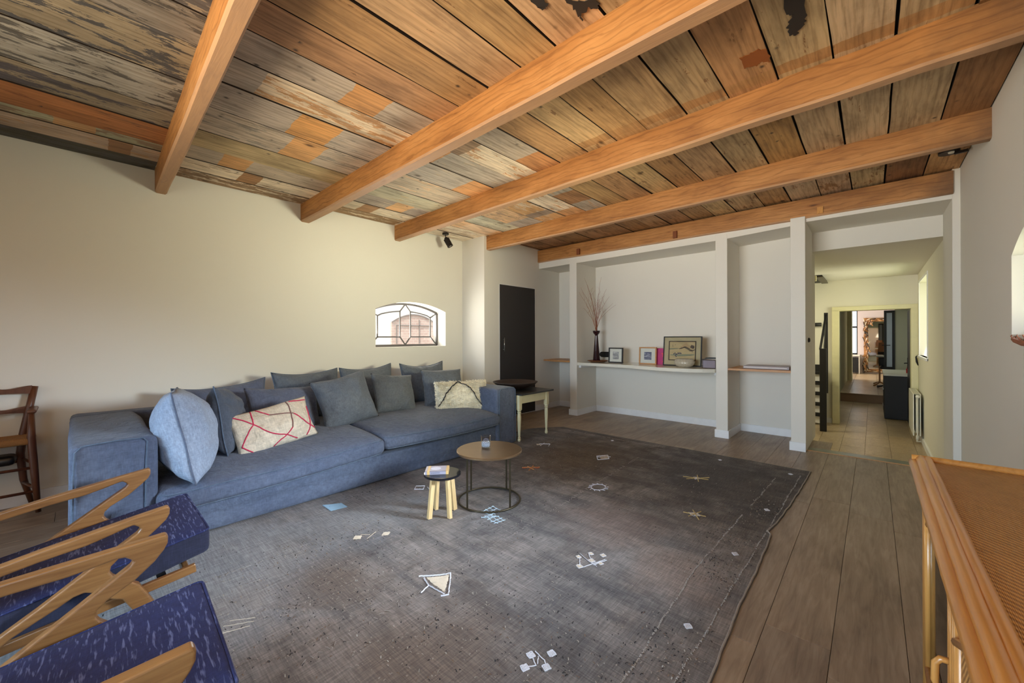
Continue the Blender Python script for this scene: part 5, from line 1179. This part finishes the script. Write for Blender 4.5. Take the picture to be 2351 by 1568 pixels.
MB().tube([(-.95, 9.33, 1.46), (-.705, 9.33, 1.46)], .035, 12).build('rail', M_black, hl, smooth=True)
lt = thing('hall_wall_light', 'small brass and black lantern by the hatch', 'lamp', (-.72, 7.6, 2.15))
MB().tube([(-.72, 7.9, 2.262), (-.72, 7.9, 2.20)], .012, 8).build('stem', M_black, lt); MB().box(-.76, 7.86, 2.12, -.66, 7.94, 2.20).build('shade', M_cream_paint, lt)
hk = thing('iron_stay', 'wrought iron window stay below the hall window', 'latch', (.55, 9.2, .88))
MB().tube([(.545, 9.22, .93), (.52, 9.22, .90), (.53, 9.22, .82), (.545, 9.22, .76)], [.008, .01, .014, .006], 8).build('stay', M_black, hk, smooth=True)

# room past the far doorway
struct('wall_middle_left', MB().box(-.75, 9.6, -.4, -.60, 16.4, 2.4), M_greenwall)
struct('wall_middle_pilaster', MB().box(-.75, 16.4, -.4, -.49, 17.0, 2.4), M_greenwall)
struct('wall_middle_right', MB().box(.62, 9.6, -.4, .75, 20.2, 2.4), M_greenwall)
struct('wall_far_room', MB().box(-.43, 20.0, -.2, 1.6, 20.2, 2.6), M_farwall)
fb = MB(); fb.box(-3.8, 20.0, -.2, -.62, 20.2, 2.6); fb.box(-.62, 20.0, -.2, -.43, 20.2, .54); fb.box(-.62, 20.0, 2.2, -.43, 20.2, 2.6); struct('wall_far_room_left', fb, M_farwall)
struct('wall_far_room_side', MB().box(-3.8, 12.9, -.2, -3.6, 20.0, 2.6), M_farwall)
struct('ceiling_far', MB().box(-3.8, 9.58, 2.22, .8, 20.2, 2.3), M_wall)
f2 = struct('floor_far_room', MB().box(-3.8, 12.77, -.40, .7, 20.2, -.16), plain('step_riser_wood', lin(134, 104, 76), .5))
for i in range(3):
    x0 = [-.9, -.353 - .09, .09][i]; x1 = [-.353 - .09, .09, .6][i]
    for k in range(8):
        a = 12.75 + k * .92; MB().box(x0 + .004, a + .004, -.162, x1 - .004, min(a + .916, 19.98), -.15).build('floor_tile', M_tile, f2)
MB().box(-3.6, 12.75, -.162, -.905, 19.98, -.15).build('floor_slab', M_tile, f2)
cbn = thing('black_cabinet', 'tall black cabinet with white worktop just inside the far doorway', 'cabinet', (.33, 11.1, -.36))
MB().box(.163, 10.55, -.355, .60, 11.9, .475).build('carcass', M_black, cbn, bevel=.003); MB().box(.150, 10.53, .475, .61, 11.92, .515).build('worktop', M_whitebar, cbn, bevel=.002)
for z in (-.16, .18): MB().tube([(.150, 10.9, z), (.150, 11.4, z)], .007, 6).build('bar_handle', M_steel, cbn)
od = thing('open_dark_door', 'dark door leaf standing open at the right of the far doorway', 'door', (.5, 9.95, -.36))
MB().box(.475, 9.62, -.35, .515, 10.42, 1.70).build('door_leaf', plain('dark_brown_paint', lin(36, 28, 28), .4), od, bevel=.002)
h_ = MB(); h_.tube([(.475, 10.30, .74), (.43, 10.30, .74), (.43, 10.18, .74)], .009, 8); h_.box(.468, 10.28, .64, .476, 10.32, .84); h_.build('door_handle', M_black, od)
gd = thing('glazed_dark_door', 'dark door with a tall frosted pane behind the black cabinet', 'door', (.3, 13.2, -.15))
g_ = MB(); g_.box(.20, 13.18, -.15, .245, 13.22, 1.86); g_.box(.343, 13.18, -.15, .39, 13.22, 1.86); g_.box(.245, 13.18, -.15, .343, 13.22, .5); g_.box(.245, 13.18, 1.80, .343, 13.22, 1.86); g_.build('door_frame', M_black, gd)
MB().box(.245, 13.195, .5, .343, 13.205, 1.80).build('pane', plain('frosted_blue_pane', lin(168, 180, 190), .3), gd)
MB().tube([(.16, 13.14, 1.02), (.31, 13.14, 1.02)], .009, 8).build('door_handle', M_black, gd)
struct('door_middle', MB().box(.39, 13.22, -.15, .62, 13.26, 1.9), M_greenwall)
fe = thing('red_bottle', 'small red bottle standing on the white worktop', 'bottle', (.53, 10.9, .516))
MB().lathe([(0, 0), (.022, 0), (.022, .08), (.01, .10), (.01, .13), (0, .13)], (.50, 10.9, .5165), 14).build('bottle', plain('red_plastic', lin(176, 24, 30), .3), fe, smooth=True)
mr = thing('driftwood_mirror', 'tall mirror framed in glued driftwood pieces on the far mauve wall', 'mirror', (.35, 19.9, .8))
MB().box(-.13, 19.95, .02, 1.0, 19.96, 1.78).build('mirror_glass', M_mirror, mr)
MB().box(-.25, 19.965, -.10, 1.1, 19.985, 1.92).build('backboard', M_oakshelf, mr)
random.seed(4); Mdw = [woodm('drift_a', lin(180, 130, 84), lin(206, 160, 112)), woodm('drift_b', lin(120, 84, 56), lin(150, 110, 78)), woodm('drift_c', lin(200, 180, 150), lin(220, 204, 178)), woodm('drift_d', lin(70, 60, 56), lin(96, 84, 76))]
def drift(x, z, vert):
    l = random.uniform(.10, .2); an = (H if vert else 0) + random.uniform(-.5, .5)
    dx, dz = math.cos(an) * l / 2, math.sin(an) * l / 2; r = random.uniform(.014, .026)
    MB().tube([(x - dx, 19.93, z - dz), (x + random.uniform(-.01, .01), 19.90, z), (x + dx, 19.93, z + dz)], [r * .6, r, r * .5], 6).build('driftwood_piece', random.choice(Mdw), mr, smooth=True)
for k in range(60): drift(-.25 + .13 * random.random() - .02 + (.05 if .3 < k / 60 < .6 else 0), -.1 + 1.98 * k / 60, True)
for k in range(24): drift(-.15 + 1.1 * k / 24, 1.80 + .10 * random.random(), False); drift(-.15 + 1.1 * k / 24, -.09 + .07 * random.random(), False)
for k in range(10): drift(-.12 + .10 * random.random(), 1.68 + .14 * random.random(), True)
wd5 = struct('window_5', MB().box(-.62, 20.05, .5, -.43, 20.08, .54), M_black)
m = MB(); m.box(-.455, 20.02, .54, -.43, 20.06, 2.2); m.box(-.62, 20.02, 1.56, -.43, 20.06, 1.62); m.box(-.62, 20.02, .54, -.43, 20.06, .60); m.box(-.475, 20.0, .6, -.468, 20.03, 1.55); m.build('window_frame', M_black, wd5)
for k in range(9): MB().box(-.62, 20.0, 1.68 + k * .055, -.44, 20.03, 1.688 + k * .055).build('blind_slat', M_steel, wd5)
sb = thing('low_bench_cabinet', 'pale bench with dark drawer below the far window', 'cabinet', (-.5, 19.7, -.15))
MB().box(-.70, 19.5, .50, -.36, 19.98, .545).build('top', M_whitebar, sb); MB().box(-.66, 19.55, -.10, -.41, 19.95, .44).build('drawer_box', M_black, sb); MB().box(-.385, 19.52, -.15, -.365, 19.56, .5).build('leg', M_whitebar, sb)
ea = thing('desk', 'oak pedestal desk with white top in the far room', 'desk', (.2, 15.5, -.15))
MB().box(.07, 15.0, .66, .6, 15.7, .70).build('desktop', M_whitebar, ea, bevel=.003); MB().box(.11, 15.1, .60, .58, 15.6, .66).build('apron', M_oakshelf, ea)
MB().box(.12, 15.3, -.08, .16, 15.36, .60).build('pedestal', M_oakshelf, ea); MB().tube([(.02, 15.0, -.14), (.07, 15.15, -.11), (.14, 15.33, -.06), (.24, 15.5, -.12)], .02, 8).build('foot', M_oakshelf, ea, smooth=True)
MB().tube([(.02, 15.6, -.13), (.14, 15.33, -.05), (.30, 15.05, -.13)], .02, 8).build('foot', M_oakshelf, ea, smooth=True)
lm = thing('desk_lamp', 'tan lampshade on the desk before the driftwood mirror', 'lamp', (.22, 15.3, .70))
MB().lathe([(0.02, .26), (.12, .10), (.10, .36), (.02, .36)][1:3], (.22, 15.35, .70), 26).build('lamp_shade', plain('tan_shade', lin(176, 120, 84), .8), lm); MB().tube([(.22, 15.35, .701), (.22, 15.35, .95)], .008, 8).build('stand', M_black, lm)
oc = thing('office_chair', 'black office chair half behind the black cabinet in the far room', 'chair', (.2, 14.6, -.15))
MB().soft((.14, 14.4, .36), (.46, 14.8, .44), .03, (4, 4, 2)).build('seat', M_black, oc, smooth=True, merge=True); MB().soft((.12, 14.78, .42), (.44, 14.84, .66), .025, (4, 2, 4)).build('backrest', M_black, oc, smooth=True, merge=True)
MB().tube([(.28, 14.6, -.08), (.28, 14.6, .37)], .02, 8).build('stem', M_black, oc)
for k in range(5): a_ = k * 2 * PI / 5; MB().tube([(.28, 14.6, -.07), (.28 + .24 * math.cos(a_), 14.6 + .24 * math.sin(a_), -.12)], .018, 6).build('leg', M_black, oc)
